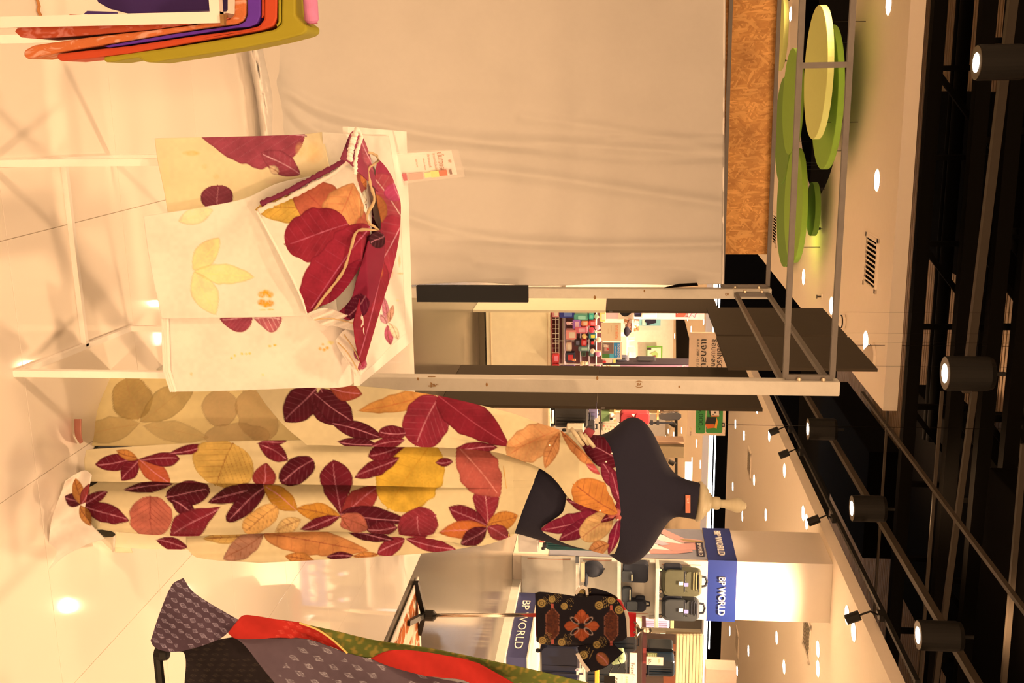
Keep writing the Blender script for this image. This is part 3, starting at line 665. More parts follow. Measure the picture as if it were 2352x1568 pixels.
M_WOODC = mo('pale_turned_wood', (200, 154, 98), 1.15, rough=0.45, var=0.10, scale=18, stretch=(1, 1, 6))
nk = P(1604, 1151, D0); s0 = D0 / F; axn = (XI * 1.0 + YI * 0.10).normalized()
def L_(name, prof, m, par, lab=None):
    b_ = MB(); b_.lathe(nk, [(r * s0, h * s0) for r, h in prof], 36, ax=axn); return b_.build(name, m, par, lab, smooth=True)
L_('neck_cap', [(38, -6), (45, -2), (46, 3), (42, 7), (40, 8), (39, 12), (33, 14), (31, 15), (31, 19), (24, 21), (22, 22), (21, 26), (14, 28)], M_WOODC, form)
L_('finial', [(14, 26), (14.5, 44), (13, 48), (9, 50), (9.5, 60), (15, 80), (17, 88), (16, 95), (11, 100), (9, 104), (7, 108), (3, 109)], M_WOODC, form)
lb = P(1580, 1157, D0 - 0.052); b_ = MB(); b_.quadbox(lb, YI * (20 * s0) + E1 * 0.0, XI * (5.5 * s0), FW * 0.001); b_.build('brand_label', mo('orange_woven_label', (170, 84, 48), 0.7), form)
text('S.I.T', lb - FW * 0.0016 - YI * (7 * s0), mo('label_thread', (230, 190, 150), 0.8), form, h=4.5 * s0, R=YI, U=XI, ext=0.0)
b_ = MB(); b_.tube([fb + EZ * 0.03, Vector((fb.x, D0, P(900, 1128, D0).z))], 0.018, 10); b_.build('stand_pole', M_LAMP, form)
b_ = MB(); b_.lathe(fb, [(0.15, 0), (0.15, 0.012), (0.03, 0.03)], 24); b_.build('stand_base', M_LAMP, form)

# ---- printed cloth on the form
MR, MD, RD, OR, YE, PK, TN = (112, 24, 32), (84, 16, 24), (146, 46, 40), (200, 118, 52), (208, 142, 44), (188, 92, 66), (206, 152, 92)
DL = [
 # lower left star
 (317, 1055, 219, 1067, 20, MR), (317, 1056, 280, 1104, 20, MR), (317, 1055, 268, 1034, 12, OR), (317, 1056, 392, 1108, 24, (176, 76, 42)), (317, 1055, 413, 1054, 17, MR, 'o'), (388, 1042, 486, 1022, 12, MR),
 (536, 1018, 494, 1114, 72, (206, 148, 68), 'r', (130, 70, 25)), (594, 1017, 662, 1056, 20, MR), (592, 1018, 660, 1012, 9, MR), (720, 1056, 644, 1106, 30, MD, 'r'), (604, 1118, 612, 1062, 27, RD, 'b'),
 (782, 1184, 766, 1056, 36, MR, 'o'), (782, 1184, 872, 1118, 27, RD), (782, 1183, 934, 1194, 27, MD, 'b'), (782, 1185, 680, 1168, 22, (200, 122, 40)), (782, 1184, 846, 1214, 22, PK), (782, 1186, 690, 1214, 14, MR), (790, 1188, 800, 1215, 14, PK),
 (284, 1126, 398, 1112, 13, MD), (382, 1140, 482, 1126, 28, MD, 'r'), (395, 1150, 450, 1178, 17, MD), (608, 1112, 478, 1154, 20, MD), (608, 1119, 522, 1196, 22, MD, 'r'), (684, 1172, 606, 1116, 24, (182, 112, 32)),
 (345, 1140, 350, 1232, 49, PK, 'r', (110, 35, 25)), (508, 1162, 392, 1230, 34, (124, 30, 36), 'o'), (638, 1164, 560, 1218, 26, (222, 152, 78), 'r'), (692, 1192, 632, 1220, 18, (226, 166, 96)),
 (186, 1158, 298, 1196, 22, MR), (186, 1158, 150, 1146, 14, MD), (186, 1158, 200, 1106, 12, RD), (186, 1158, 248, 1130, 13, MR), (186, 1160, 208, 1208, 13, OR), (186, 1158, 174, 1104, 12, OR), (186, 1160, 160, 1180, 10, MD),
 # column, upper part
 (1118, 1208, 1116, 1116, 31, (142, 38, 44), 'o', (215, 130, 110)), (1118, 1208, 1030, 1164, 23, MR), (1118, 1209, 1008, 1222, 20, (190, 92, 38)), (1118, 1207, 1190, 1182, 22, (204, 118, 46)), (1118, 1209, 1172, 1234, 18, (140, 44, 44)), (1118, 1211, 1058, 1250, 21, MD),
 (990, 1016, 892, 1166, 72, (214, 150, 46), 'r', (178, 112, 26)), (1050, 1022, 1148, 1140, 47, (176, 76, 58), 'e', (205, 120, 90)), (918, 1050, 815, 1096, 19, MR), (940, 1020, 846, 1048, 20, MR, 'o'), (1000, 1182, 918, 1226, 38, (142, 40, 44), 'r', (195, 105, 95)), (956, 1186, 968, 1234, 46, (142, 40, 44), 'r', (195, 105, 95)), (914, 1210, 842, 1216, 17, MR), 
 (1040, 1060, 1000, 1062, 10, MR),
]
BL = [(597, 1225, 466, 1238, 15, (206, 146, 72)), (606, 1226, 514, 1284, 26, (172, 108, 76)), (606, 1226, 846, 1264, 32, (200, 118, 60), 'b', (130, 55, 30)), (360, 1240, 430, 1256, 15, MR), (726, 1290, 655, 1276, 14, OR), (930, 1236, 866, 1272, 20, (140, 36, 42)), (932, 1236, 1050, 1264, 17, (140, 36, 42)), (800, 1222, 905, 1238, 13, MD), (1118, 1211, 1058, 1250, 21, MD), (750, 1278, 812, 1274, 10, MD), (870, 1272, 810, 1276, 8, OR)]
CL = [(726, 890, 655, 968, 37, MD), (738, 893, 772, 976, 40, MD), (722, 905, 812, 970, 32, MD), (758, 892, 832, 906, 22, (158, 60, 38)), (1000, 908, 824, 944, 24, (212, 132, 60), 'b', (170, 80, 35)), (1006, 912, 955, 1022, 54, (142, 36, 44), 'r', (205, 120, 105)), (1006, 910, 1168, 1024, 42, (128, 26, 34), 'b', (160, 60, 60)),
      (764, 972, 880, 1004, 20, MD), (932, 994, 870, 994, 18, MR, 'r'), (776, 1014, 872, 1024, 14, MD), (930, 1010, 850, 1026, 14, MR), (1042, 1032, 1142, 1028, 15, (120, 26, 34)),
      (1284, 984, 1164, 1046, 41, (216, 142, 82), 'r', (180, 95, 50)), (1284, 990, 1252, 1076, 16, (214, 132, 72)), (1286, 984, 1382, 1086, 17, (210, 122, 64)), (1420, 1180, 1318, 1112, 42, (206, 116, 48), 'r', (130, 50, 30)), (1390, 1088, 1346, 1066, 10, (190, 70, 60))]
FL = [(1420, 1040, 1320, 990, 40, MD, 'b'), (1425, 1060, 1345, 1015, 36, (96, 18, 28), 'b'), (1426, 1130, 1380, 1062, 17, (128, 30, 44)), (1432, 1170, 1400, 1080, 14, (128, 30, 44)), (1430, 1215, 1424, 1140, 16, (120, 24, 36))]
EL = [(1408, 1178, 1300, 1146, 17, MR), (1410, 1180, 1240, 1216, 24, (128, 28, 44)), (1380, 1186, 1284, 1240, 20, (118, 22, 40)), (1402, 1184, 1336, 1236, 30, (212, 150, 88), 'r', (150, 80, 45)), (1424, 1190, 1398, 1272, 13, (128, 22, 44)), (1400, 1250, 1352, 1262, 16, (196, 120, 66)), (1420, 1172, 1380, 1200, 10, MR)]
CR_ = (244, 190, 120)
dress = thing('printed_cloth', 'long cream cloth printed with maroon and gold leaves draped on the dress form', 'cloth', (fb.x, D0 - 0.2, 0))
def skirt_d(c, hw, d, bul):
    def f(X, Y):
        k = np.clip(1 - ((Y - c) / hw) ** 2, 0, 1); lo = d + bul * (1 - np.sqrt(k)); hi = bf(X, Y, 0.02)
        w = sm((X - 930) / 240); return lo * (1 - w) + np.minimum(hi, lo + .3) * w
    return f
def wav(a, per, ph=0, sd=31):
    return lambda X, Y: a * np.sin((Y + 0.05 * X) / per * 6.28 + ph) * np.clip((1050 - X) / 500, 0, 1) + 0.010 * (vn(X, Y, 90, sd) - .5)
# right rear panel
B_ = [[(428, 1216), (428, 1240), (430, 1259)], [(452, 1216), (452, 1250), (453, 1280)], [(585, 1214), (585, 1255), (580, 1290)], [(600, 1214), (600, 1255), (600, 1291)], [(800, 1210), (800, 1250), (800, 1281)], [(900, 1208), (900, 1246), (900, 1275)], [(1010, 1205), (1010, 1240), (1020, 1265)], [(1110, 1205), (1108, 1232), (1098, 1252)]]
sheet('rear_panel', B_, 300, 44, dress, CR_, BL, E=1.28, dfun=skirt_d(1200, 110, 2.795, 0.05), disp=wav(0.006, 40))
sheet('rear_panel', [[(268, 1200), (266, 1236), (264, 1256)], [(330, 1200), (330, 1236), (326, 1260)], [(440, 1200), (440, 1236), (436, 1262)], [(560, 1200), (560, 1240), (556, 1270)]], 120, 30, dress, (226, 180, 118), [(360, 1240, 432, 1256, 15, MR)], dfun=lambda X, Y: 2.84 + 0 * X)
# reverse side hanging at the left
REV = (196, 150, 86); RV = (170, 120, 62)
RVL = [(318, 962, 290, 870, 46, (172, 122, 58), 'r', (150, 90, 40), .8), (322, 968, 450, 878, 34, (176, 128, 64), 'e', (150, 92, 40), .7), (320, 972, 182, 1004, 30, (186, 136, 70), 'e', (160, 100, 45), .6), (506, 980, 506, 896, 40, (180, 126, 74), 'r', (165, 105, 60), .6), (330, 978, 480, 1006, 24, (188, 140, 76), 'e', (160, 100, 45), .5), (620, 1010, 560, 900, 44, (178, 122, 68), 'r', (160, 100, 55), .55), (470, 1004, 620, 1000, 30, (180, 126, 74), 'r', (160, 100, 50), .5)]
D_ = [[(176, 1012), (206, 940), (240, 850)], [(182, 1022), (250, 940), (290, 850)], [(230, 1024), (330, 940), (370, 850)], [(400, 1024), (440, 950), (470, 850)], [(560, 1024), (580, 950), (590, 850)], [(720, 1024), (720, 950), (720, 850)]]
D_ = [[(r[0][0], r[0][1]), (r[1][0], r[1][1]), (r[2][0], r[2][1])] for r in D_]
sheet('reverse_panel', D_, 220, 70, dress, REV, RVL, dfun=lambda X, Y: 2.80 + 0.10 * np.clip((1020 - Y) / 150, 0, 1), disp=lambda X, Y: 0.012 * np.sin(Y / 26), E=0.72)
# front column: two pleats
A2 = [[(196, 1096), (190, 1150), (206, 1210)], [(250, 1094), (250, 1160), (256, 1218)], [(400, 1094), (400, 1160), (400, 1230)], [(520, 1094), (520, 1160), (520, 1227)], [(700, 1096), (700, 1160), (700, 1220)], [(800, 1098), (800, 1160), (800, 1221)], [(940, 1102), (940, 1165), (940, 1230)], [(1037, 1105), (1037, 1170), (1037, 1245)], [(1090, 1106), (1090, 1170), (1090, 1254)], [(1165, 1104), (1150, 1160), (1132, 1246)], [(1228, 1102), (1204, 1162), (1180, 1229)]]
sheet('front_panel', A2, 420, 62, dress, CR_, DL, E=1.28, dfun=lambda X, Y: skirt_d(1168, 92, 2.725, 0.075)(X, Y), disp=lambda X, Y: 0.07 * np.exp(-((Y - 1106) / 20) ** 2) * np.clip((1000 - X) / 300, 0, 1) + 0.04 * np.exp(-((Y - 1226) / 9) ** 2) * np.clip((1040 - X) / 100, 0, 1) + wav(0.004, 52)(X, Y))
A1 = [[(198, 1034), (194, 1062), (200, 1104)], [(204, 1032), (206, 1062), (208, 1105)], [(260, 1028), (260, 1066), (260, 1106)], [(500, 1014), (500, 1060), (500, 1109)], [(700, 1010), (700, 1060), (700, 1112)], [(900, 1008), (900, 1060), (900, 1116)], [(1050, 1008), (1050, 1060), (1050, 1120)], [(1150, 1012), (1150, 1060), (1148, 1120)], [(1262, 1030), (1244, 1062), (1220, 1118)]]
sheet('front_panel', A1, 430, 60, dress, CR_, DL, E=1.28, dfun=lambda X, Y: skirt_d(1085, 95, 2.70, 0.05)(X, Y) - 0.006 * np.clip((1000 - X) / 300, 0, 1), disp=wav(0.005, 44, 1.0))
# fold line across the waist
b_ = MB(); b_.tube([P(x, y, float(bf(np.array(x), np.array(y), 0.021))) for x, y in ((1152, 1040), (1158, 1080), (1163, 1120), (1166, 1160), (1168, 1200), (1168, 1232))], 0.0012, 6); b_.build('waist_seam', mo('seam_tan', (190, 130, 60), .8), dress)
# train on the floor
tr = [[(113, 1306, .004), (116, 1210, .006), (150, 1105, .03)], [(150, 1276, .02), (140, 1190, .03), (175, 1088, .05)], [(200, 1250, .03), (170, 1180, .06), (196, 1080, .08)], [(240, 1236, .05), (196, 1180, .10), (210, 1090, .13)]]
floor_sheet('train', tr, 90, 110, dress, (244, 200, 136), [(186, 1158, 150, 1140, 16, MD), (186, 1158, 174, 1098, 14, OR), (186, 1158, 218, 1106, 14, RD), (186, 1160, 208, 1206, 13, OR)], zadd=lambda X, Y: 0.012 * np.sin(Y / 20 + X / 30))
floor_sheet('train', [[(172, 962, .01), (174, 1000, .01), (184, 1018, .01)], [(186, 962, .05), (186, 996, .05), (190, 1016, .04)]], 24, 40, dress, (170, 92, 60))
floor_sheet('train', [[(200, 1214, .01), (262, 1222, .01), (264, 1268, .01)], [(230, 1200, .07), (276, 1224, .07), (305, 1268, .05)]], 24, 40, dress, (222, 174, 116))
# wrap from the left hip up to the knot
C_ = [[(586, 892), (612, 930), (652, 976), (705, 1022)], [(640, 886), (668, 930), (706, 976), (740, 1022)], [(740, 884), (755, 940), (770, 985), (790, 1024)], [(860, 890), (868, 940), (872, 985), (875, 1026)], [(1000, 908), (1000, 950), (1000, 990), (1000, 1027)], [(1100, 930), (1096, 965), (1088, 1000), (1080, 1032)], [(1180, 950), (1170, 988), (1160, 1018), (1148, 1040)], [(1240, 972), (1226, 1010), (1210, 1038), (1194, 1056)], [(1290, 990), (1272, 1022), (1256, 1050), (1237, 1074)], [(1330, 1026), (1310, 1054), (1286, 1078), (1262, 1090)], [(1364, 1066), (1342, 1090), (1316, 1110), (1284, 1112)], [(1390, 1110), (1370, 1132), (1342, 1142), (1306, 1142)], [(1408, 1150), (1392, 1164), (1372, 1168), (1340, 1162)], [(1419, 1178), (1412, 1182), (1402, 1182), (1392, 1178)]]
def cdep(X, Y):
    far_ = 2.665 + 0.10 * np.clip((960 - Y) / 90, 0, 1); w = sm((X - 1000) / 220); return far_ * (1 - w) + bf(X, np.clip(Y, 985 - 0, 1300), 0.036) * w
sheet('hip_wrap', C_, 460, 110, dress, CR_, CL, E=1.28, dfun=cdep, disp=lambda X, Y: 0.010 * np.sin((X * .35 + Y) / 21) * np.clip((X - 1180) / 150, 0, 1) + 0.012 * (vn(X, Y, 110, 41) - .5) + 0.012*np.exp(-((Y-1000)/20)**2)*np.clip((900-X)/200,0,1))
# bodice
F_ = [[(1296, 994), (1330, 1034), (1364, 1076), (1394, 1124), (1412, 1168)], [(1322, 992), (1356, 1034), (1384, 1076), (1404, 1124), (1416, 1170)], [(1350, 996), (1380, 1030), (1400, 1074), (1414, 1124), (1421, 1172)], [(1388, 1004), (1402, 1028), (1412, 1066), (1420, 1124), (1425, 1176)]]
sheet('bodice', F_, 90, 170, dress, (236, 188, 124), FL, E=1.28, dfun=lambda X, Y: bf(X, Y, 0.018), disp=lambda X, Y: 0.006 * np.sin((Y * 0.4 - X) / 6.5) + 0.006 * (vn(X, Y, 26, 51) - .5))
E_ = [[(1302, 1138), (1340, 1156), (1380, 1168), (1420, 1174)], [(1292, 1176), (1340, 1184), (1382, 1184), (1425, 1184)], [(1244, 1212), (1310, 1212), (1376, 1204), (1425, 1200)], [(1250, 1222), (1310, 1234), (1372, 1230), (1424, 1226)], [(1300, 1247), (1344, 1256), (1386, 1254), (1421, 1246)], [(1352, 1262), (1374, 1268), (1396, 1272), (1412, 1270)]]
sheet('bodice', E_, 130, 160, dress, (236, 190, 126), EL, E=1.28, dfun=lambda X, Y: bf(X, Y, 0.018), disp=lambda X, Y: 0.009 * np.sin((Y - 1180) / np.maximum(8, (1440 - X) * 0.11) * 1.2) * np.clip((X - 1250) / 100, 0, 1))
b_ = MB()
for x, y, r in ((1416, 1176, 9), (1404, 1182, 8), (1420, 1188, 7)): b_.ball(P(x, y, float(bf(np.array(x), np.array(y), 0.03))), r * s0)
b_.build('knot', mo('knot_cloth', (160, 70, 50), .8, rough=.9), dress, smooth=True)
for i, (x, y) in enumerate(((1318, 1000), (1330, 998), (1342, 1004), (1312, 990))):
    a_ = P(x, y - 6, 2.80); c_ = P(x + 22, y + 22, 2.80); b_ = MB(); b_.tube([a_, (a_ + c_) / 2 - FW * 0.01, c_], 0.0055, 8); b_.build('side_gather', mo('gather_cream', (222, 170, 110), 1.2, rough=.9), dress, smooth=True)
b_ = MB(); b_.tube([P(1345, 1002, 2.87), P(1352, 992, 2.84), P(1362, 998, 2.84)], 0.012, 8); b_.build('side_gather', mo('gather_red', (160, 56, 48), 1.1, rough=.9), dress, smooth=True)
for x, y in ((1405, 1041), (1378, 1172), (1419, 1193), (1262, 1022), (1392, 1060)):
    b_ = MB(); b_.ball(P(x, y, float(bf(np.array(x), np.array(y), 0.045))), 2.2 * s0, n=8); b_.build('pin', mo('pearl_pin', (250, 225, 190), .9, rough=.3), dress, smooth=True)

# ================================================================ TABLE STAND AND ITS CLOTHS
TZ = 0.84
def DTOP(X, Y, h=0.03):
    a = (X - CX) / F; b = (Y - CY) / F; R = np.stack([FW[i] + XI[i] * a + YI[i] * b for i in range(3)], -1); return ((TZ + h - H) / R[..., 2]) * R[..., 1]
FR, FLx = Vector((0.085, 2.43, 0)), Vector((-0.398, 2.31, 0)); BRx = Vector((-0.030, 3.02, 0)); BLx = FLx + (BRx - FR)
M_TUBE = mo('cream_thin_tube', (236, 196, 142), .8, rough=.45, var=.08)
tb = thing('display_stand', 'thin cream steel tube display stand under the leaf-print cloths', 'stand', (-0.2, 2.65, 0))
for p in (FR, FLx, BRx, BLx): b_ = MB(); b_.box(p + EZ * (TZ / 2), 0.016, 0.016, TZ); b_.build('leg', M_TUBE, tb)
for a_, c_, z in ((FR, BRx, .01), (FLx, BLx, .01), (FR * .45 + BRx * .55, FLx * .45 + BLx * .55, .01), (FR, FLx, TZ - .01), (BRx, BLx, TZ - .01), (FR, BRx, TZ - .01), (FLx, BLx, TZ - .01)):
    b_ = MB(); b_.bar(a_ + EZ * z, c_ + EZ * z, 0.014, EZ); b_.build('rail', M_TUBE, tb)
top = [FR + Vector((.02, -.02, 0)), FLx + Vector((-.07, -.02, 0)), BLx + Vector((-.07, .03, 0)), BRx + Vector((.03, .03, 0))]
b_ = MB(); b_.prism([p + EZ * TZ for p in top], EZ * 0.012); b_.build('tabletop', mo('cream_board_top', (250, 225, 180), .9), tb)
def fd(Y): return 2.255 + (Y - 310) / 575 * 0.15
WH = (255, 222, 168)
def hang(off=0.0): return lambda X, Y: np.maximum(fd(Y) - off, DTOP(X, Y, .018 + off * .5))
TAN_ = (250, 196, 126)
c1 = sheet('printed_cloth', [[(356, 318), (362, 365), (376, 430), (388, 500)], [(375, 317), (378, 366), (386, 430), (396, 500)], [(480, 315), (480, 370), (482, 430), (484, 490)], [(600, 312), (602, 370), (604, 430), (606, 480)], [(700, 308), (704, 360), (708, 420), (712, 470)], [(742, 303), (750, 350), (760, 400), (770, 440)]], 200, 90, None, TAN_,
  [(700, 312, 452, 300, 78, (158, 62, 66), 'b', (220, 150, 130)), (690, 400, 600, 350, 26, (158, 62, 66), 'e', (220, 150, 130)), (502, 482, 500, 424, 38, (132, 52, 56), 'r', (190, 110, 95)), (640, 400, 620, 380, 10, (225, 170, 120))],
  [(440, 352, 20, 6, (215, 150, 70), .7), (470, 382, 7, 7, (230, 160, 95), .6), (497, 405, 8, 7, (230, 160, 95), .6), (560, 300, 90, 12, (225, 165, 100), .1), (720, 350, 22, 26, (215, 150, 80), .45), (690, 345, 12, 18, (215, 150, 80), .35), (640, 415, 30, 10, (205, 150, 100), .4), (380, 420, 12, 60, (235, 170, 100), .3)], dfun=hang(0.0), disp=lambda X, Y: 0.008 * np.sin(Y / 22) + 0.010 * (vn(X, Y, 60, 61) - .5), E=1.15)
tag(c1, 'cream cloth with faded pink leaf prints at the left end of the stand', 'cloth')
YL = (250, 214, 120)
c2 = sheet('white_cloth', [[(330, 497), (338, 560), (352, 640), (372, 731)], [(345, 494), (352, 560), (364, 640), (380, 731)], [(450, 478), (452, 560), (456, 640), (458, 730)], [(560, 456), (570, 540), (580, 640), (582, 728)], [(640, 420), (656, 520), (676, 630), (690, 726)], [(740, 400), (752, 500), (764, 620), (776, 722)]], 190, 120, None, (255, 214, 158),
  [(444, 620, 504, 546, 26, (250, 206, 112), 'e', (235, 180, 80), .75), (446, 622, 584, 636, 24, (250, 206, 112), 'e', (235, 180, 80), .75), (446, 624, 496, 722, 30, (250, 206, 112), 'e', (235, 180, 80), .65), (410, 508, 490, 482, 20, (252, 212, 130), 'e', (240, 190, 100), .7)],
  [(602, 676, 9, 8, (232, 130, 30), .95), (620, 676, 9, 8, (232, 130, 30), .95), (602, 694, 10, 8, (232, 120, 20), .95), (620, 696, 10, 8, (232, 120, 20), .95), (611, 670, 9, 6, (232, 130, 30), .9), (611, 700, 9, 6, (232, 130, 30), .9), (604, 711, 8, 2, (230, 150, 60), .8), (622, 710, 8, 2, (230, 150, 60), .8)], dfun=hang(0.03), disp=lambda X, Y: 0.006 * np.sin(Y / 30) + 0.006 * (vn(X, Y, 60, 62) - .5), E=1.15)
tag(c2, 'pale cloth with a faint yellow leaf and small orange flower, middle of the stand', 'cloth')
c3 = sheet('white_cloth', [[(374, 722), (376, 800), (380, 850), (396, 899)], [(384, 722), (386, 800), (388, 850), (402, 899)], [(480, 722), (480, 800), (480, 850), (482, 898)], [(600, 722), (600, 800), (600, 850), (602, 894)], [(700, 716), (700, 790), (704, 850), (706, 890)], [(770, 715), (776, 780), (790, 840), (800, 886)], [(806, 715), (816, 780), (826, 830), (832, 858)]], 210, 100, None, WH,
  [(580, 726, 506, 732, 34, (158, 58, 64), 'b', (220, 140, 120)), (582, 730, 648, 732, 33, (186, 88, 84), 'o', (230, 160, 140))],
  [(532, 822, 3, 3, (230, 160, 60), .9), (540, 816, 3, 3, (230, 160, 60), .9), (556, 812, 3, 3, (230, 160, 60), .9), (566, 812, 3, 3, (230, 160, 60), .9), (574, 811, 3, 3, (230, 160, 60), .9), (620, 794, 4, 3, (230, 150, 50), .9), (632, 792, 4, 3, (230, 150, 50), .9), (736, 800, 4, 4, (225, 140, 50), .9), (745, 803, 4, 4, (225, 140, 50), .9), (752, 798, 4, 4, (225, 140, 50), .9), (742, 790, 3, 3, (225, 140, 50), .8), (604, 860, 3, 3, (235, 170, 80), .8), (440, 858, 3, 4, (225, 150, 80), .8), (760, 786, 8, 5, (235, 180, 90), .7)], dfun=hang(0.012), disp=lambda X, Y: 0.005 * np.sin(Y / 30) + 0.008 * (vn(X, Y, 60, 63) - .5) + .03 * sm((X - 760) / 60), E=1.0)
tag(c3, 'folded white cloth with tiny orange dots at the right end of the stand', 'cloth')
b_ = MB()
for k in range(3): b_.tube([P(374 + k * 5, 722, fd(722) - .014 - .004 * k), P(378 + k * 5, 850, fd(850) - .014 - .004 * k), P(394 + k * 5, 899, fd(899) - .014 - .004 * k)], 0.004)
b_.build('folded_edge', mo('white_fold', (255, 225, 175), 1.05), c3)
def ttop(x, y, h=0.016): return G(x, y, TZ + h)
def top_sheet(name, rows, n, m, base, leaves, blobs, lab, cat='cloth', h=0.018, E=1.15, zadd=None):
    o = sheet(name, rows, n, m, None, base, leaves, blobs, dfun=lambda X, Y: np.maximum(fd(Y) + .006, DTOP(X, Y, h)), E=E); tag(o, lab, cat); return o
top_sheet('white_cloth', [[(740, 303), (752, 480), (770, 700), (826, 862)], [(800, 308), (812, 480), (830, 700), (860, 834)], [(860, 312), (868, 480), (880, 700), (892, 800)], [(892, 312), (916, 470), (926, 650), (931, 765)]], 120, 200, (255, 240, 205),
  [(888, 742, 880, 680, 8, (205, 110, 112)), (890, 742, 902, 700, 7, (226, 150, 110)), (888, 744, 872, 722, 8, (222, 140, 130)), (888, 746, 896, 792, 10, (196, 80, 92)), (832, 820, 826, 850, 12, (196, 80, 92)), (893, 742, 915, 780, 9, (245, 210, 170))],
  [(916, 600, 3, 14, (225, 150, 90), .7), (920, 628, 10, 2, (220, 150, 90), .7), (898, 628, 5, 10, (225, 160, 110), .7), (890, 650, 3, 5, (220, 140, 90), .8), (912, 690, 4, 3, (240, 190, 110), .6)], 'bright cream cloth on the stand top with small pink leaves at its edge')
# bunched maroon print on top, standing folds
def scarf_d(X, Y):
    return DTOP(X, Y)
def DTOP(X, Y, h=0.03):
    a = (X - CX) / F; b = (Y - CY) / F; R = np.stack([FW[i] + XI[i] * a + YI[i] * b for i in range(3)], -1); return ((TZ + h - H) / R[..., 2]) * R[..., 1]
sc = thing('maroon_scarf', 'maroon leaf-print cloth with frayed white hem bunched on the stand top', 'cloth', tuple(G(800, 560, TZ)))
ML = [(152, 44, 50)]
SL = [(720, 480, 582, 476, 36, (222, 158, 62), 'b', (150, 80, 25)), (836, 560, 662, 404, 62, (196, 92, 60), 'b', (160, 60, 40)), (812, 420, 762, 540, 46, (222, 138, 78), 'e', (175, 80, 45)), (800, 516, 656, 560, 60, (146, 34, 42), 'r', (190, 90, 90)), (850, 520, 704, 720, 62, (150, 34, 44), 'r', (190, 90, 95)), (840, 600, 772, 724, 40, (138, 26, 40), 'r', (190, 90, 95))]
Fp = [[(598, 470), (586, 484), (600, 500), (640, 580), (690, 680), (706, 724)], [(660, 448), (652, 480), (664, 540), (692, 610), (726, 680), (730, 706)], [(720, 420), (720, 470), (734, 540), (752, 600), (770, 650), (766, 690)], [(770, 388), (780, 440), (800, 520), (808, 580), (806, 625), (796, 660)], [(812, 350), (822, 420), (846, 500), (848, 550), (838, 590), (818, 628)]]
def fpd(X, Y): return np.maximum(fd(Y) - 0.055, DTOP(X, Y, .05))
sheet('front_flap', Fp, 200, 170, sc, (255, 222, 168), SL, dfun=fpd, disp=lambda X, Y: 0.012 * (vn(X, Y, 55, 71) - .5), E=1.15)
# frayed hem and fold edges
M_FRAY = mo('frayed_white_hem', (252, 226, 186), .95, rough=.95); M_OLV = mo('olive_hem', (176, 124, 72), .8, rough=.9)
def hemline(pts, dd, r, m, name='hem', jit=0.0, par=None):
    pts = smoothcurve(pts, 46); q = []
    for i, (x, y) in enumerate(pts):
        X_, Y_ = np.array(float(x)), np.array(float(y)); d_ = float(dd(X_, Y_)); q.append(P(x + random.uniform(-jit, jit), y + random.uniform(-jit, jit), d_))
    b_ = MB(); b_.tube(q, r, 7, taper=[random.uniform(.7, 1.3) if jit else 1 for _ in q]); return b_.build(name, m, par or sc, smooth=True)
hemline([(596, 486), (612, 476), (660, 456), (720, 424), (770, 396), (806, 368)], lambda X, Y: fpd(X, Y) - .008, .0055, M_FRAY, jit=1.2)
hemline([(600, 468), (660, 440), (720, 408), (780, 376), (800, 366)], lambda X, Y: fpd(X, Y) - .004, .006, mo('maroon_hem', (110, 26, 40), .8), jit=.3)
hemline([(590, 484), (640, 578), (690, 678), (708, 726)], lambda X, Y: fpd(X, Y) - .004, .0028, M_FRAY)
# standing fold ribbons behind the flap
def ribbon(name, pts, h0, h1, m_, base, leaves, blobs=(), lean=(0, 0), n=10, E=1.15):
    """a fold standing on the table: base line pts (picture, on the top), risen by h"""
    A = smoothcurve(pts, m_); rows = []
    lo = np.array([list(G(x, y, TZ + h0)) for x, y in A]); hi = lo + np.array([lean[0], lean[1], h1])
    t = np.linspace(0, 1, n)[:, None, None]; Wp = lo[None] * (1 - t) + hi[None] * t
    # picture coordinates of each point, for the print
    V = Wp - np.array(CAM); z = V @ np.array(FW); X = CX + F * (V @ np.array(XI)) / z; Y = CY + F * (V @ np.array(YI)) / z
    return grid_mesh(name, Wp, paint(X, Y, base, leaves, blobs, .1, E), M_CLOTH, sc, None, .004)
BLV = [(925, 500, 850, 400, 60, (180, 64, 66), 'b', (235, 170, 150)), (930, 500, 850, 640, 60, (170, 44, 54), 'b', (235, 150, 140)), (880, 600, 820, 840, 44, (150, 32, 42), 'e', (190, 90, 90)), (905, 420, 915, 460, 30, (190, 60, 84), 'r', (230, 140, 140)), (868, 520, 850, 440, 30, (196, 104, 50), 'e', (150, 60, 30)), (850, 650, 870, 600, 20, (196, 80, 50), 'e')]
Bk = [[(868, 365), (862, 420), (868, 470), (876, 520), (858, 556), (838, 640), (812, 742)], [(882, 380), (886, 440), (892, 490), (896, 540), (878, 590), (852, 680), (818, 790)], [(896, 400), (908, 450), (912, 500), (908, 552), (892, 610), (866, 700), (828, 830)], [(902, 412), (918, 460), (919, 500), (914, 556), (900, 620), (872, 712), (834, 842)]]
def bkd(X, Y): return DTOP(X, Y, .045)
sheet('back_fold', Bk, 70, 220, sc, (160, 44, 54), BLV, dfun=bkd, disp=lambda X, Y: -0.012 * np.cos((X - 0.1 * Y) / 14) + 0.014 * (vn(X, Y, 26, 72) - .5), E=.9)
Up = [[(782, 366), (796, 330), (804, 310), (812, 300)], [(800, 372), (806, 336), (814, 316), (818, 300)], [(818, 390), (822, 345), (826, 320), (824, 302)], [(850, 420), (844, 370), (836, 330), (828, 308)], [(868, 440), (856, 390), (846, 350), (834, 318)]]
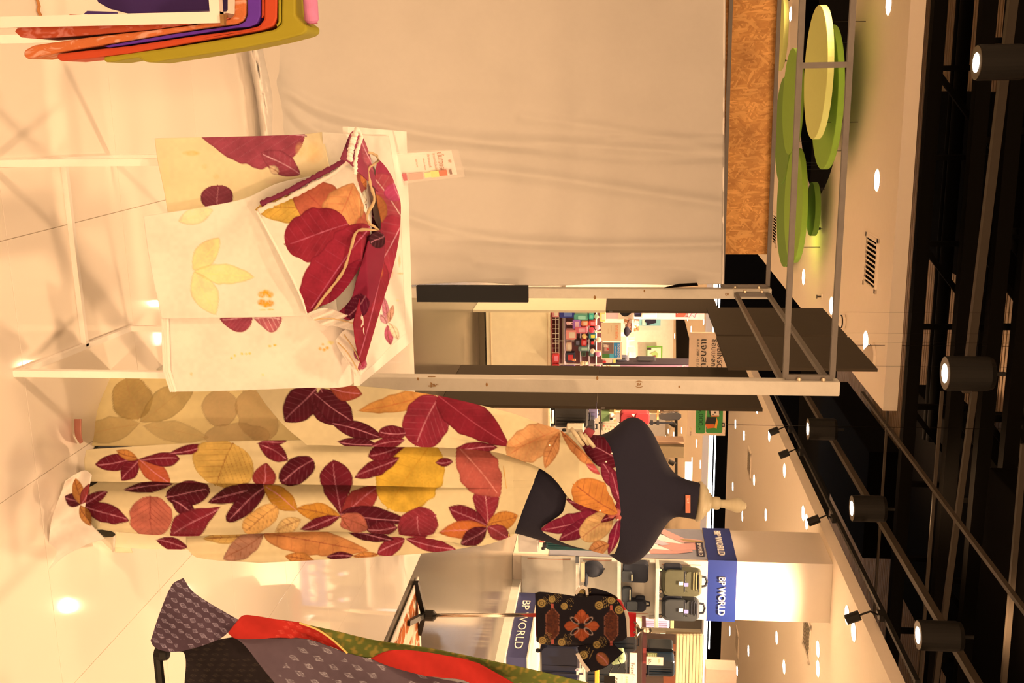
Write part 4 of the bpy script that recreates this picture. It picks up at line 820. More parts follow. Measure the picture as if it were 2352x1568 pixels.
sheet('upper_fold', Up, 70, 60, sc, (166, 58, 62), [(806, 370, 800, 312, 10, (110, 26, 40)), (860, 400, 830, 320, 14, (186, 78, 80), 'e', (230, 150, 130))], dfun=lambda X, Y: DTOP(X, Y, .075), disp=lambda X, Y: .02 * np.sin(X / 9), E=1.15)
hemline([(803, 368), (806, 345), (812, 322), (816, 302)], lambda X, Y: DTOP(X, Y, .095), .0055, M_FRAY, jit=1.4)
hemline([(815, 400), (818, 360), (824, 334), (830, 314), (820, 298), (816, 312)], lambda X, Y: DTOP(X, Y, .10), .004, M_FRAY, jit=1.2)
hemline([(832, 395), (836, 360), (846, 350), (866, 358), (868, 370), (846, 388), (850, 420), (860, 460), (842, 496), (850, 515), (868, 524), (868, 528), (822, 530), (806, 570), (790, 620), (762, 660), (738, 690), (722, 712)], lambda X, Y: np.maximum(DTOP(X, Y, .085), fd(Y) - .066), .0032, M_OLV, jit=.4)
In_ = [[(812, 400), (816, 460), (830, 520), (846, 556)], [(830, 396), (836, 450), (846, 510), (858, 548)], [(848, 390), (852, 440), (858, 500), (872, 530)]]
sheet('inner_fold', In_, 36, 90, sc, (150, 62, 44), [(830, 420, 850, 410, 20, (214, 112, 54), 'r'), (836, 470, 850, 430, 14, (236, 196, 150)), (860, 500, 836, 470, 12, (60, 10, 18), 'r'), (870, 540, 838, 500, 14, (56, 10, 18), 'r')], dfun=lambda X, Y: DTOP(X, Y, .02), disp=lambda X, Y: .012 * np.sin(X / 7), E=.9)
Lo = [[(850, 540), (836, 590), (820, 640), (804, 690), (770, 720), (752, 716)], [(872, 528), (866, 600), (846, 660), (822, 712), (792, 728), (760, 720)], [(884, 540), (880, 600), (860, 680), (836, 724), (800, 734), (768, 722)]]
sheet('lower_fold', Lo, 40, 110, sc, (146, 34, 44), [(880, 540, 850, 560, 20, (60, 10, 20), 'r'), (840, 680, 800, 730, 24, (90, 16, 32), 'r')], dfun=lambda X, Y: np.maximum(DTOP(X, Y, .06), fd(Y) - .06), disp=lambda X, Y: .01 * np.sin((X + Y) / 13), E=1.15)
# white folded tail of the scarf
Wt = [[(706, 722), (716, 716), (744, 708), (768, 712), (800, 724), (826, 716)], [(722, 734), (732, 732), (756, 732), (784, 738), (812, 740), (834, 728)], [(738, 744), (750, 748), (768, 748), (792, 754), (820, 758), (834, 746)]]
sheet('white_tail', Wt, 60, 90, sc, (255, 232, 190), (), dfun=lambda X, Y: np.maximum(fd(Y) - .065, DTOP(X, Y, .06)), disp=lambda X, Y: .007 * np.sin((X * .4 + Y) / 3.2), E=1.0)
Wt2 = [[(770, 782), (788, 760), (812, 748), (832, 740)], [(782, 806), (800, 786), (820, 772), (836, 762)], [(800, 834), (812, 812), (826, 800), (836, 792)], [(818, 862), (824, 836), (832, 824), (836, 818)]]
sheet('white_tail', Wt2, 70, 60, sc, (255, 230, 186), [(834, 830, 812, 806, 7, (196, 80, 92))], dfun=lambda X, Y: np.maximum(fd(Y) - .05, DTOP(X, Y, .05)), disp=lambda X, Y: .006 * np.sin((X * .6 - Y * .7) / 4.0), E=1.0)
for pts in ([(776, 786), (800, 812), (822, 850)], [(790, 768), (812, 800), (830, 836)], [(722, 734), (760, 731), (812, 742)]):
    hemline(pts, lambda X, Y: np.maximum(fd(Y) - .072, DTOP(X, Y, .07)), .0016, mo('crease_tan', (196, 140, 80), .9))
# acrylic sign holder
M_ACR = mat('clear_acrylic', (1, 1, 1), rough=0.02, alpha=0.10, spec=.6); M_CARD = mo('pale_pink_card', (252, 196, 150), .9, rough=.6)
sh = thing('sign_holder', 'clear acrylic sign holder with a printed card seen from behind, on the table stand', 'sign', tuple(G(884, 385, TZ + .03)))
dS = 2.86
q_ = [P(872, 352, dS - .06), P(1052, 342, dS - .06), P(1068, 404, dS + .05), P(882, 424, dS + .05)]
nS = (q_[3] - q_[0]).cross(q_[1] - q_[0]).normalized()
b_ = MB(); b_.prism(q_, nS * 0.003); b_.build('acrylic_sheet', M_ACR, sh)
def bil(u, v): return (q_[0] * (1 - u) + q_[1] * u) * (1 - v) + (q_[3] * (1 - u) + q_[2] * u) * v
def card(u0, u1, v0, v1, m, lay, name='card'):
    b_ = MB(); b_.prism([bil(u0, v0) + nS * lay, bil(u1, v0) + nS * lay, bil(u1, v1) + nS * lay, bil(u0, v1) + nS * lay], nS * 0.0006); return b_.build(name, m, sh)
card(.10, .91, .06, .93, M_CARD, -0.0016)
sgn = -1.0 if nS.dot(FW) > 0 else 1.0
LY = -0.003 if nS.dot(FW) > 0 else 0.0012
R_ = (bil(.5, 1) - bil(.5, 0)).normalized(); U_ = (bil(1, .5) - bil(0, .5)); U_ = (U_ - R_ * U_.dot(R_)).normalized()
BR_ = mo('card_brown_print', (176, 92, 48), .9); 
for body_, u, v, h_, w2 in (('เลือกตามใจ', .76, .44, .018, .085), ('99', .86, .42, .009, None), ('ผ้าพิมพ์ใบไม้ธรรมชาติ', .68, .42, .007, .075), ('สีธรรมชาติ', .61, .36, .007, .055), ('ทุกผืนไม่ซ้ำ', .54, .45, .005, .05), ('งานทำมือ', .45, .4, .005, .035)):
    c_ = bil(u, v) - FW * .004; text(body_, c_, BR_, sh, h=h_, w=w2, R=R_, U=U_, ext=0.0, mirror=True, name='card_lettering')
for u0, u1, v0, v1, c_ in ((.16, .30, .66, .9, (196, 92, 76)), (.32, .50, .68, .9, (226, 140, 100)), (.52, .60, .7, .86, (236, 186, 100)), (.60, .70, .66, .88, (228, 180, 90)), (.70, .80, .66, .86, (206, 104, 64)), (.83, .86, .66, .84, (150, 100, 70))):
    card(u0, u1, v0, v1, mo('card_print_%d' % int(u0 * 100), c_, .9), -.0045 if nS.dot(FW) > 0 else .0045, 'card_photo')
# ================================================================ LEFT RACK (near, cut by the frame)
def mat_pat(name, c1, c2, scale=30, thr=0.62, stretch=(1, 1, 1), E=.8, rough=.85):
    m = mo(name, c1, E, rough=rough, var=.1, scale=40, bump=.15, bscale=500); nt = m.node_tree; N = nt.nodes; K = nt.links; b = N['Principled BSDF']
    src = b.inputs['Base Color'].links[0].from_socket
    tc = N.new('ShaderNodeTexCoord'); mp = N.new('ShaderNodeMapping'); mp.inputs['Scale'].default_value = stretch; K.new(tc.outputs['Object'], mp.inputs[0])
    nz = N.new('ShaderNodeTexNoise'); nz.inputs['Scale'].default_value = scale; nz.inputs['Detail'].default_value = 3; nz.inputs['Distortion'].default_value = 1.5; K.new(mp.outputs[0], nz.inputs['Vector'])
    r = N.new('ShaderNodeValToRGB'); r.color_ramp.elements[0].position = thr - .05; r.color_ramp.elements[1].position = thr + .07; r.color_ramp.elements[0].color = (0, 0, 0, 1); r.color_ramp.elements[1].color = (.6, .6, .6, 1)
    K.new(nz.outputs['Fac'], r.inputs[0]); mx = N.new('ShaderNodeMix'); mx.data_type = 'RGBA'; K.new(r.outputs[0], mx.inputs[0]); K.new(src, mx.inputs[6]); mx.inputs[7].default_value = (*obs(c2, E), 1); K.new(mx.outputs[2], b.inputs['Base Color'])
    return m
dl = 1.6
lp = P(300, 45, dl); LPB = Vector((lp.x, lp.y, 0)); zL = P(510, 30, dl).z
ls = thing('display_stand', 'near cream steel tube stand at the lower left carrying stacked coloured cloths', 'stand', (LPB.x, LPB.y, 0))
for q in (LPB, LPB + E1 * .5, LPB - E2 * .5, LPB - E2 * .5 + E1 * .5):
    b_ = MB(); b_.box(q + EZ * (zL / 2), .017, .017, zL); b_.build('leg', M_TUBE, ls)
for a_, c_ in ((LPB, LPB - E2 * .5), (LPB, LPB + E1 * .5), (LPB + E1 * .5, LPB + E1 * .5 - E2 * .5), (LPB - E2 * .5, LPB - E2 * .5 + E1 * .5)):
    b_ = MB(); b_.bar(a_ + EZ * (zL - .008), c_ + EZ * (zL - .008), .016, EZ); b_.build('rail', M_TUBE, ls)
b_ = MB(); q = LPB + EZ * zL; b_.box(q + E2 * .004 + EZ * .004 - E1 * .002, .016, .02, .006); b_.build('rust_patch', M_RUST, ls)
M_O = mat_pat('orange_ikat', (214, 98, 40), (240, 160, 110), 60, .56, (1, 1, .45), 1.25); M_O2 = mat_pat('rust_ikat', (170, 58, 24), (205, 110, 80), 60, .55, (1, 1, .45), 1.1)
M_PU = mo('purple_silk', (98, 38, 112), 1.15, rough=.6, var=.15, scale=60, stretch=(1, 1, .2)); M_RE = mo('vermilion_silk', (206, 62, 22), 1.25, rough=.6, var=.12, scale=60, stretch=(1, 1, .2)); M_OL = mo('olive_silk', (176, 134, 22), 1.3, rough=.6, var=.12, scale=50, stretch=(1, 1, .2)); M_PK = mo('pink_silk', (220, 112, 118), 1.2, rough=.6, var=.15, scale=70)
M_DP = mo('dark_purple_cloth', (46, 22, 50), .6, rough=.8)
def drape(poly, m, lab, dep=.075, front=0.0):
    b_ = MB(); b_.prism([P(x, y, dl - front) for x, y in poly], E1 * dep); return tag(b_.build('folded_cloth', m, bevel=.0035, seg=2), lab, 'folded cloth', 'cloths stacked over the near stand')
drape([(33, 72), (40, 64), (60, 61), (280, 53), (525, 40), (525, 44), (350, 68), (200, 81), (80, 89), (48, 86)], M_O2, 'inner rust-orange patterned cloth hanging beside the stand leg')
drape([(540, -120), (565, -120), (565, 34), (558, 48), (545, 55), (460, 66), (300, 93), (150, 118), (62, 136), (53, 128), (54, 116), (76, 104), (200, 86), (350, 69), (500, 50), (528, 44), (537, 34)], M_O, 'orange patterned cloth folded over the stand, lowest of the stack')
drape([(569, -120), (599, -120), (598, 36), (590, 54), (572, 62), (540, 64), (400, 86), (250, 109), (236, 106), (400, 78), (545, 58), (562, 50), (568, 36)], M_PU, 'violet purple cloth folded over the stand above the orange one')
drape([(601, -120), (605, -120), (605, 36), (600, 42), (601, 36)], M_RE, 'thin red cloth edge between the purple and vermilion cloths')
drape([(608, -120), (638, -120), (637, 42), (628, 60), (600, 70), (560, 77), (450, 96), (300, 123), (200, 135), (142, 141), (130, 136), (130, 124), (180, 118), (300, 105), (450, 82), (560, 68), (594, 60), (606, 44)], M_RE, 'vermilion cloth folded over the stand above the purple one')
drape([(641, -120), (645, -120), (645, 50), (636, 62), (634, 56), (641, 46)], M_OL, 'thin olive cloth edge between the vermilion and thick olive cloths')
drape([(648, -120), (678, -120), (679, 36), (690, 50), (705, 60), (704, 73), (694, 80), (640, 94), (560, 110), (450, 128), (345, 144), (330, 141), (318, 132), (252, 143), (240, 143), (235, 131), (400, 108), (560, 82), (630, 68), (646, 54)], M_OL, 'thick olive green cloth folded over the stand, uppermost of the hanging cloths')
rr = 17 * dl / F
a0 = P(716, 52, dl + .02); ax_ = (P(704, -150, dl - .03) - a0); b_ = MB(); b_.lathe(a0, [(rr * .75, 0), (rr, .004), (rr, ax_.length)], 20, ax=ax_.normalized())
ro = b_.build('cloth_roll', M_PK, smooth=False); tag(ro, 'small pink rolled cloth lying on top of the olive cloth', 'rolled cloth')
b_ = MB(); sp = []
for k in range(40):
    t = k / 39 * 4.2 * math.pi; r_ = rr * .12 + rr * .62 * k / 39; u_ = EZ; w2 = E1; sp.append(a0 - ax_.normalized() * .001 + u_ * (r_ * math.cos(t)) + w2 * (r_ * math.sin(t)))
b_.tube(sp, .0012, 6); b_.build('roll_spiral', mo('pink_shadow', (150, 62, 60), .8), ro)
b_ = MB(); b_.prism([P(x, y, dl + .12) for x, y in ((214, -60), (222, 4), (250, 20), (300, 33), (500, 22), (500, -60))], E1 * .05); tag(b_.build('hanging_cloth', M_DP, bevel=.003), 'dark purple cloth hanging inside the near stand', 'cloth')
b_ = MB(); b_.prism([P(x, y, dl + .45) for x, y in ((192, 32), (200, 25), (260, 27), (262, 34))], E1 * .02); tag(b_.build('hanging_cloth', M_DP), 'dark purple cloth corner showing behind the near stand leg', 'cloth')
b_ = MB(); b_.prism([P(x, y, dl + .40) for x, y in ((155, 38), (160, 33), (230, 35), (230, 38))], E1 * .02); tag(b_.build('hanging_cloth', M_O2), 'rust cloth corner showing behind the near stand leg', 'cloth')
cp = [G(x, y, .010) for x, y in ((84, -30), (86, 0), (90, 14), (88, 24), (93, 36), (98, 46))]; b_ = MB(); b_.tube(cp, .004); tag(b_.build('cord', mo('brown_cord', (150, 80, 30), .7)), 'thin brown cord lying on the white floor under the near stand', 'cord')

# ================================================================ RIGHT RACK (near, lower right)
dr = 1.95
def ikat(org, ang, p, q, a, b, col, s=.42, row=None, sk=.25):
    ca, sa = math.cos(ang), math.sin(ang); cl = np.array(obs(col))
    def f(C, X, Y):
        u = ((X - org[0]) * ca + (Y - org[1]) * sa); v = (-(X - org[0]) * sa + (Y - org[1]) * ca)
        k = np.floor(v / q); uu = u + sk * p * k; du = np.abs(((uu / p) % 1) - .5) * p; dv = np.abs(((v / q) % 1) - .5) * q
        e = du / a + dv / b + .5 * (vn(X, Y, 5, 81) - .5); ring = np.exp(-((e - .8) / .17) ** 2) + .8 * np.exp(-((e - .22) / .14) ** 2)
        g = np.clip(ring * s * (vn(X, Y, 3.0, 82) * 1.3 + .25), 0, .8) * (vn(X, Y, 60, 83) > .22)
        if row is not None: g = g * row(u, v)
        return C * (1 - g[..., None]) + cl * g[..., None]
    return f
DK, GY, RD2, GR = (58, 40, 36), (70, 52, 46), (196, 42, 26), (92, 84, 28)
rk = thing('ikat_cloth', 'dark purple-brown ikat cloth with pale diamond motifs draped from the rack at the lower right', 'cloth', tuple(P(400, 1500, dr) - EZ * .0))
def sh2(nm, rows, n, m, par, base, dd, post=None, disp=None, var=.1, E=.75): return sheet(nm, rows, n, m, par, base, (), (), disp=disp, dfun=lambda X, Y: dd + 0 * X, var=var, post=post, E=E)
sh2('lower_end', [[(346, 1470), (372, 1396), (396, 1342), (421, 1327)], [(352, 1482), (384, 1420), (412, 1372), (441, 1356)], [(368, 1492), (410, 1440), (446, 1402), (480, 1384)], [(392, 1496), (440, 1466), (486, 1436), (530, 1414)], [(420, 1494), (470, 1480), (512, 1462), (548, 1424)]], 170, 150, rk, (72, 46, 42), dr, ikat((420, 1400), .55, 22, 17, 10, 5, (186, 146, 130), .46), disp=lambda X, Y: .012 * np.sin((X - Y) / 30))
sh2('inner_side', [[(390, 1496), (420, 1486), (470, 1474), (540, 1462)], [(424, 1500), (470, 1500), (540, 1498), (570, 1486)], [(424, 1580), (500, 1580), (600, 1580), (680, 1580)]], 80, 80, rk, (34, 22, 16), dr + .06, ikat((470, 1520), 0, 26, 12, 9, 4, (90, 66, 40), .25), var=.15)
sh2('main_panel', [[(528, 1456), (560, 1480), (600, 1530), (650, 1590)], [(600, 1464), (650, 1500), (720, 1550), (760, 1590)], [(704, 1468), (780, 1510), (860, 1556), (920, 1595)], [(790, 1497), (880, 1532), (960, 1570), (1010, 1600)], [(860, 1516), (940, 1548), (1010, 1580), (1060, 1610)], [(1000, 1556), (1060, 1582), (1110, 1604), (1150, 1622)], [(1140, 1580), (1190, 1600), (1250, 1622), (1290, 1640)]], 260, 130, rk, (84, 58, 50), dr - .03, ikat((720, 1490), .5, 40, 26, 14, 6, (192, 156, 140), .5, row=lambda u, v: 1.0 * (u > -40)), disp=lambda X, Y: .010 * np.sin((X * .6 - Y) / 26) + .012 * (vn(X, Y, 80, 91) - .5))
rr_ = thing('red_cloth', 'bright red cloth draped between the ikat and green cloths on the lower right rack', 'cloth', tuple(P(560, 1440, dr)))
sh2('upper_fold', [[(524, 1452), (540, 1464), (600, 1466)], [(540, 1432), (580, 1448), (660, 1464)], [(556, 1415), (640, 1444), (730, 1476)], [(572, 1413), (680, 1440), (770, 1488)], [(690, 1430), (740, 1450), (798, 1500)]], 120, 60, rr_, RD2, dr - .035, ikat((660, 1450), .4, 22, 14, 8, 5, (232, 90, 60), .35, row=lambda u, v: (u > -20) * (u < 90)), disp=lambda X, Y: .012 * np.sin((X - 2 * Y) / 40), E=1.15)
sh2('lower_fold', [[(852, 1512), (900, 1530), (980, 1552)], [(880, 1498), (940, 1516), (1020, 1556)], [(912, 1492), (990, 1510), (1060, 1560)], [(980, 1498), (1050, 1530), (1110, 1580)], [(1060, 1512), (1110, 1540), (1170, 1590)], [(1100, 1524), (1150, 1552), (1230, 1600)]], 120, 60, rr_, RD2, dr - .04, disp=lambda X, Y: .014 * np.sin((X - 1.4 * Y) / 36), E=1.15)
gr = thing('green_cloth', 'moss green cloth with ochre flecks along the back of the lower right rack', 'cloth', tuple(P(700, 1440, dr)))
def flecks(C, X, Y):
    g = np.clip((vn(X + Y * .3, Y, 7, 84) - .58) * 3, 0, .55)[..., None]; return C * (1 - g) + np.array(obs((170, 118, 40))) * g
sh2('green_panel', [[(686, 1430), (740, 1452), (790, 1498)], [(760, 1446), (800, 1466), (850, 1510)], [(860, 1470), (880, 1484), (914, 1500)], [(980, 1488), (1000, 1500), (1020, 1516)], [(1100, 1512), (1120, 1530), (1140, 1560)], [(1240, 1542), (1260, 1562), (1280, 1590)], [(1400, 1580), (1420, 1600), (1440, 1630)]], 220, 60, gr, GR, dr + .0, flecks, disp=lambda X, Y: .012 * np.sin((X * .3 - Y) / 18))
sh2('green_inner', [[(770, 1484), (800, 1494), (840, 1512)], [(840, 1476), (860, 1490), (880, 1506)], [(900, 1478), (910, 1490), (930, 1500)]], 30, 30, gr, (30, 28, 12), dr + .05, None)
hemR = []
b_ = MB(); b_.tube([P(x, y, dr - .045) for x, y in smoothcurve([(688, 1430), (730, 1446), (765, 1470), (798, 1500)])], .0018); b_.build('gold_hem', mo('ochre_hem', (190, 140, 60), .8), gr)
st = thing('garment_rack', 'black rack with horizontal foot holding the draped cloths at the lower right', 'rack', tuple(G(370, 1560)))
b_ = MB(); b_.tube([P(362, 1502, dr + .02), P(376, 1640, dr + .05)], .009).lathe(P(372, 1500, dr + .02), [(.012, -.012), (.014, 0), (.012, .012)], 12); b_.build('foot_bar', M_LAMP, st)
ft = P(374, 1640, dr + .05); b_ = MB(); b_.bar(Vector((ft.x, ft.y, 0)), Vector((ft.x, ft.y, 1.5)), .03); b_.build('upright', M_LAMP, st)
b_ = MB(); b_.bar(P(1400, 1640, dr + .05), P(1400, 1560, dr + .02), .02, EZ).bar((ft.x, ft.y, 1.40), (ft.x, ft.y, 1.5), .03); b_.build('top_arm', M_LAMP, st)
b_ = MB(); b_.box(Vector((ft.x, ft.y, .012)), .4, .4, .024); b_.build('base_plate', M_LAMP, st)

# ================================================================ STORE: helper for simple pieces
PLANE, BOARD = {}, {}
def piece(nm, x0, x1, y0, y1, d, t, m, par=None, r=0.0, lab=None, cat=None, grp=None, bev=0.0, smooth=False):
    b_ = MB(); pbox(b_, x0, x1, y0, y1, d, t, r); o = b_.build(nm, m, par, bevel=bev, smooth=smooth)
    if par is not None and par.name not in PLANE: PLANE[par.name] = P((x0 + x1) / 2, (y0 + y1) / 2, d); BOARD[par.name] = o
    if lab: tag(o, lab, cat, grp)
    return o
def base_of(x0, y0, y1, d): return tuple(P(x0, (y0 + y1) / 2, d))
def C_(c, E=.8, **k): return mo('paint_%d_%d_%d_%d' % (*c, int(E * 100)), c, E, **k)
M_WB = C_((226, 182, 130), .8, rough=.5); M_BLK = C_((24, 20, 18), .6, rough=.5); M_CHR = mat('chrome', (.75, .7, .62), rough=.2, metal=.9)
# ---- toy gondola
gd = thing('toy_counter', 'white counter with dark toe kick holding the toy display, behind the rear partition', 'counter', base_of(1097, 690, 862, 10.95))
piece('counter_body', 1116, 1265, 709, 870, 10.9, .6, C_((214, 168, 112), .72), gd, bev=.006); piece('toe_kick', 1092, 1114, 709, 870, 10.95, .5, C_((96, 70, 40), .7, rough=.3), gd); piece('joint_strip', 1127, 1128, 709, 870, 10.895, .01, C_((180, 130, 80), .7), gd); piece('joint_strip', 1257, 1258, 709, 870, 10.895, .01, C_((170, 120, 70), .7), gd)
wr = thing('wire_basket', 'wire mesh basket tray on the white counter under the toys', 'basket', base_of(1266, 700, 860, 10.9))
M_WIRE = C_((205, 165, 130), .7, rough=.3)
for k in range(15):
    y = 700 + k * 11; b_ = MB(); b_.tube([P(1267, y, 10.88), P(1284, y, 10.88)], .003, 5); b_.build('wire', M_WIRE, wr)
for x in (1268, 1276, 1284, 1293): b_ = MB(); b_.tube([P(x, 698, 10.88), P(x, 858, 10.88)], .003, 5); b_.build('wire', M_WIRE, wr)
piece('back_panel', 1266, 1384, 700, 862, 11.36, .03, C_((92, 44, 34), .7), wr); piece('tray_floor', 1266, 1268, 700, 862, 10.9, .45, C_((130, 50, 38), .7), wr)
for x in (1295, 1332, 1352, 1368):
    piece('shelf', x, x + 1.5, 700, 858, 11.0, .35, C_((196, 150, 130), .7), wr)
for y in (733, 782, 836): b_ = MB(); b_.bar(P(1266, y, 11.33), P(1384, y, 11.33), .012); b_.build('upright', M_WIRE, wr)
TG = 'small toys on the wire display'
def box_toy(x0, x1, y0, y1, c, lab, c2=None, d=10.85):
    t = thing('boxed_toy', lab, 'toy', base_of(x0, y0, y1, d), TG); piece('box', x0, x1, y0, y1, d, .10, C_(c, .8, rough=.3), t, r=.012)
    piece('window_panel', x0 + (x1 - x0) * .3, x1 - (x1 - x0) * .15, y0 + (y1 - y0) * .2, y1 - (y1 - y0) * .2, d - .004, .01, C_(c2 or tuple(min(255, v + 60) for v in c), .8, rough=.3), t, r=.006)
def ball_toy(x, y, r, c, lab, d=10.82, face=True):
    p = P(x, y, d); s = d / F; t = thing('toy_ball', lab, 'toy', tuple(p - EZ * r * s), TG); b_ = MB(); b_.ball(p, r * s, sz=.95); b_.build('ball', C_(c, .8, rough=.25), t, smooth=True)
    b_ = MB(); b_.tube([p + EZ * r * s * .9, p + EZ * r * s * 1.25 + E2 * .006, p + EZ * r * s * .95 + E2 * .012], .003, 6); b_.build('loop', C_((236, 200, 150), .8), t)
def plush(x0, x1, y, c, lab, d=10.8, ears=True):
    s = d / F; h = (x1 - x0) * s; p = P(x0, y, d); t = thing('plush_toy', lab, 'toy', tuple(p), TG); b_ = MB(); b_.ball(p + EZ * h * .28, h * .28, sz=1.0); b_.build('plush_body', C_(c, .8, rough=.9), t, smooth=True)
    b_ = MB(); b_.ball(p + EZ * h * .62, h * .25); b_.build('plush_head', C_(tuple(min(255, v + 15) for v in c), .8, rough=.9), t, smooth=True)
    for k in (-1, 1): b_ = MB(); b_.ball(p + EZ * h * (.92 if ears else .82) + E2 * (k * h * .15), h * .09, sz=2.2 if ears else 1); b_.build('ear', C_(c, .8, rough=.9), t, smooth=True)
for a in ((1285, 1319, 715, 730, (36, 40, 92), 'navy blue toy box at the upper left of the display'), (1318, 1350, 722, 736, (84, 134, 96), 'green toy tub beside the navy box'), (1352, 1363, 721, 734, (56, 150, 116), 'small teal toy cube above the green tub'),
          (1315, 1333, 734, 756, (150, 84, 128), 'purple toy clamshell with pale rim beside the pink rabbit'), (1335, 1351, 737, 749, (216, 110, 60), 'orange toy packet above the purple clamshell'), (1352, 1368, 737, 749, (206, 56, 44), 'red toy packet beside the orange one'), (1320, 1349, 751, 766, (206, 84, 84), 'rose pink toy packet in the middle of the display'),
          (1299, 1324, 758, 781, (226, 122, 96), 'coral toy jar with flowers at the lower middle'), (1352, 1369, 766, 779, (40, 92, 84), 'dark teal toy tub with a yellow spot', (216, 176, 50)), (1319, 1333, 780, 795, (36, 24, 26), 'black toy box next to the red one'), (1335, 1347, 780, 795, (196, 40, 30), 'red toy box next to the black one'), (1354, 1366, 781, 794, (30, 22, 22), 'black toy box with red window above the red box', (190, 40, 30)),
          (1300, 1313, 787, 807, (216, 160, 116), 'pale toy carton with orange print at the bottom'), (1328, 1353, 796, 807, (110, 116, 96), 'grey-green toy case in the lower row'), (1335, 1346, 808, 819, (58, 74, 44), 'green toy camera beside the grey case', (30, 40, 28)), (1298, 1320, 810, 832, (36, 34, 40), 'charcoal toy carton with a red square', (176, 40, 36)),
          (1286, 1320, 842, 856, (132, 84, 116), 'mauve toy carton at the bottom right', (226, 120, 50)), (1268, 1284, 813, 834, (206, 48, 44), 'red tray in the wire basket, left of two red trays'), (1268, 1284, 836, 857, (200, 44, 40), 'red tray in the wire basket, right of two red trays'), (1268, 1284, 712, 729, (214, 126, 104), 'pink tray in the wire basket at the left'), (1352, 1364, 807, 819, (50, 66, 44), 'dark green round toy tin beside the toy camera'), (1378, 1391, 716, 739, (226, 178, 84), 'yellow toy bag at the top left of the display')): box_toy(*a)
for a in ((1370, 727, 6, (176, 200, 140), 'pale green toy ball at the top left'), (1372, 752, 6.5, (230, 140, 140), 'pink toy ball below the price card'), (1359, 758, 7, (214, 62, 66), 'red toy ball beside the pink ball'), (1375, 780, 6.5, (244, 206, 150), 'cream toy ball under the price card'), (1361, 806, 6, (230, 210, 184), 'white toy ball above the grey case'), (1374, 812, 7, (216, 122, 136), 'mauve pink toy ball below the blue sign'), (1375, 844, 7.5, (236, 140, 136), 'pink toy ball at the right end of the display'), (1359, 846, 8, (246, 190, 130), 'peach toy ball with a smiling print at the right'), (1342, 772, 6, (226, 160, 84), 'orange toy ball between teal tub and coral jar')): ball_toy(*a)
plush(1300, 1314, 742, (226, 150, 130), 'pink plush rabbit with long ears'); plush(1332, 1352, 834, (240, 170, 110), 'peach plush toy with round ears at the right', ears=False); plush(1322, 1338, 846, (236, 180, 120), 'cream plush toy in the lower right corner', ears=False); plush(1313, 1324, 826, (226, 110, 60), 'tiny orange plush toy beside the charcoal carton', ears=False)
# signs over the toys
def sign(nm, x0, x1, y0, y1, d, c, lab, t=.012, E=.8, foot=None):
    s = thing(nm, lab, 'sign', base_of(x0, y0, y1, d)); piece('board', x0, x1, y0, y1, d, t, C_(c, E), s)
    if foot: b_ = MB(); b_.bar(P((x0), (y0 + y1) / 2, d + .01), P(foot, (y0 + y1) / 2, d + .01), .012); b_.build('stem', M_CHR, s)
    return s
def onp(s, x, y, lay): return PPL(x, y, PLANE[s.name] - E1 * lay, E1)
def flat(s, x0, x1, y0, y1, d, c, lay=.004, E=.8, nm='print'): return poly_flat(s, [(x0, y0), (x0, y1), (x1, y1), (x1, y0)], d, c, lay, E, nm)
def poly_flat(s, pts, d, c, lay=.006, E=.8, nm='print'):
    b_ = MB(); b_.prism([onp(s, x, y, lay) for x, y in pts], E1 * .002); return b_.build(nm, C_(c, E), BOARD[s.name])
def put(s, body_, x, y, d, c, h, w=None, lay=.007, E=.8, R=E2, spacing=1.0): return text(body_, onp(s, x, y, lay), C_(c, E), BOARD[s.name], h=h * d / F, w=(w * d / F if w else None), R=R, ext=0, spacing=spacing)
s = sign('price_card', 1381, 1426, 741, 783, 10.7, (216, 166, 110), 'pale price card with orange heading standing over the toys', foot=1366)
put(s, 'ราคาพิเศษ', 1417, 763, 10.7, (214, 92, 36), 7, 32); put(s, 'ของเล่นทุกชิ้น', 1404, 754, 10.7, (150, 90, 40), 2.2, 16); put(s, 'ลดพิเศษ', 1397, 760, 10.7, (190, 130, 80), 2, 12)
s = sign('store_sign', 1381, 1428, 786, 826, 10.75, (236, 186, 124), 'blue store sign with a photo print beside the pale price card', foot=1366)
flat(s, 1410, 1424, 787, 822, 10.75, (50, 112, 160)); flat(s, 1383, 1409, 787, 812, 10.75, (120, 84, 62)); flat(s, 1383, 1400, 812, 822, 10.75, (70, 104, 40)); flat(s, 1400, 1410, 812, 822, 10.75, (80, 140, 180)); flat(s, 1388, 1398, 792, 806, 10.75, (180, 120, 90), .006); flat(s, 1394, 1398, 800, 803, 10.75, (190, 44, 36), .008)
put(s, 'ROBINSON', 1420.5, 805, 10.75, (240, 226, 200), 5, 32); put(s, 'DEPARTMENT STORE', 1413.5, 805, 10.75, (226, 214, 190), 2, 22)
for k in range(5): poly_flat(s, [(1384 + k * 2.4, 788 + k), (1385.5 + k * 2.4, 788 + k), (1386.5 + k * 2.4, 797), (1385 + k * 2.4, 797)], 10.75, (236, 210, 170), .008)
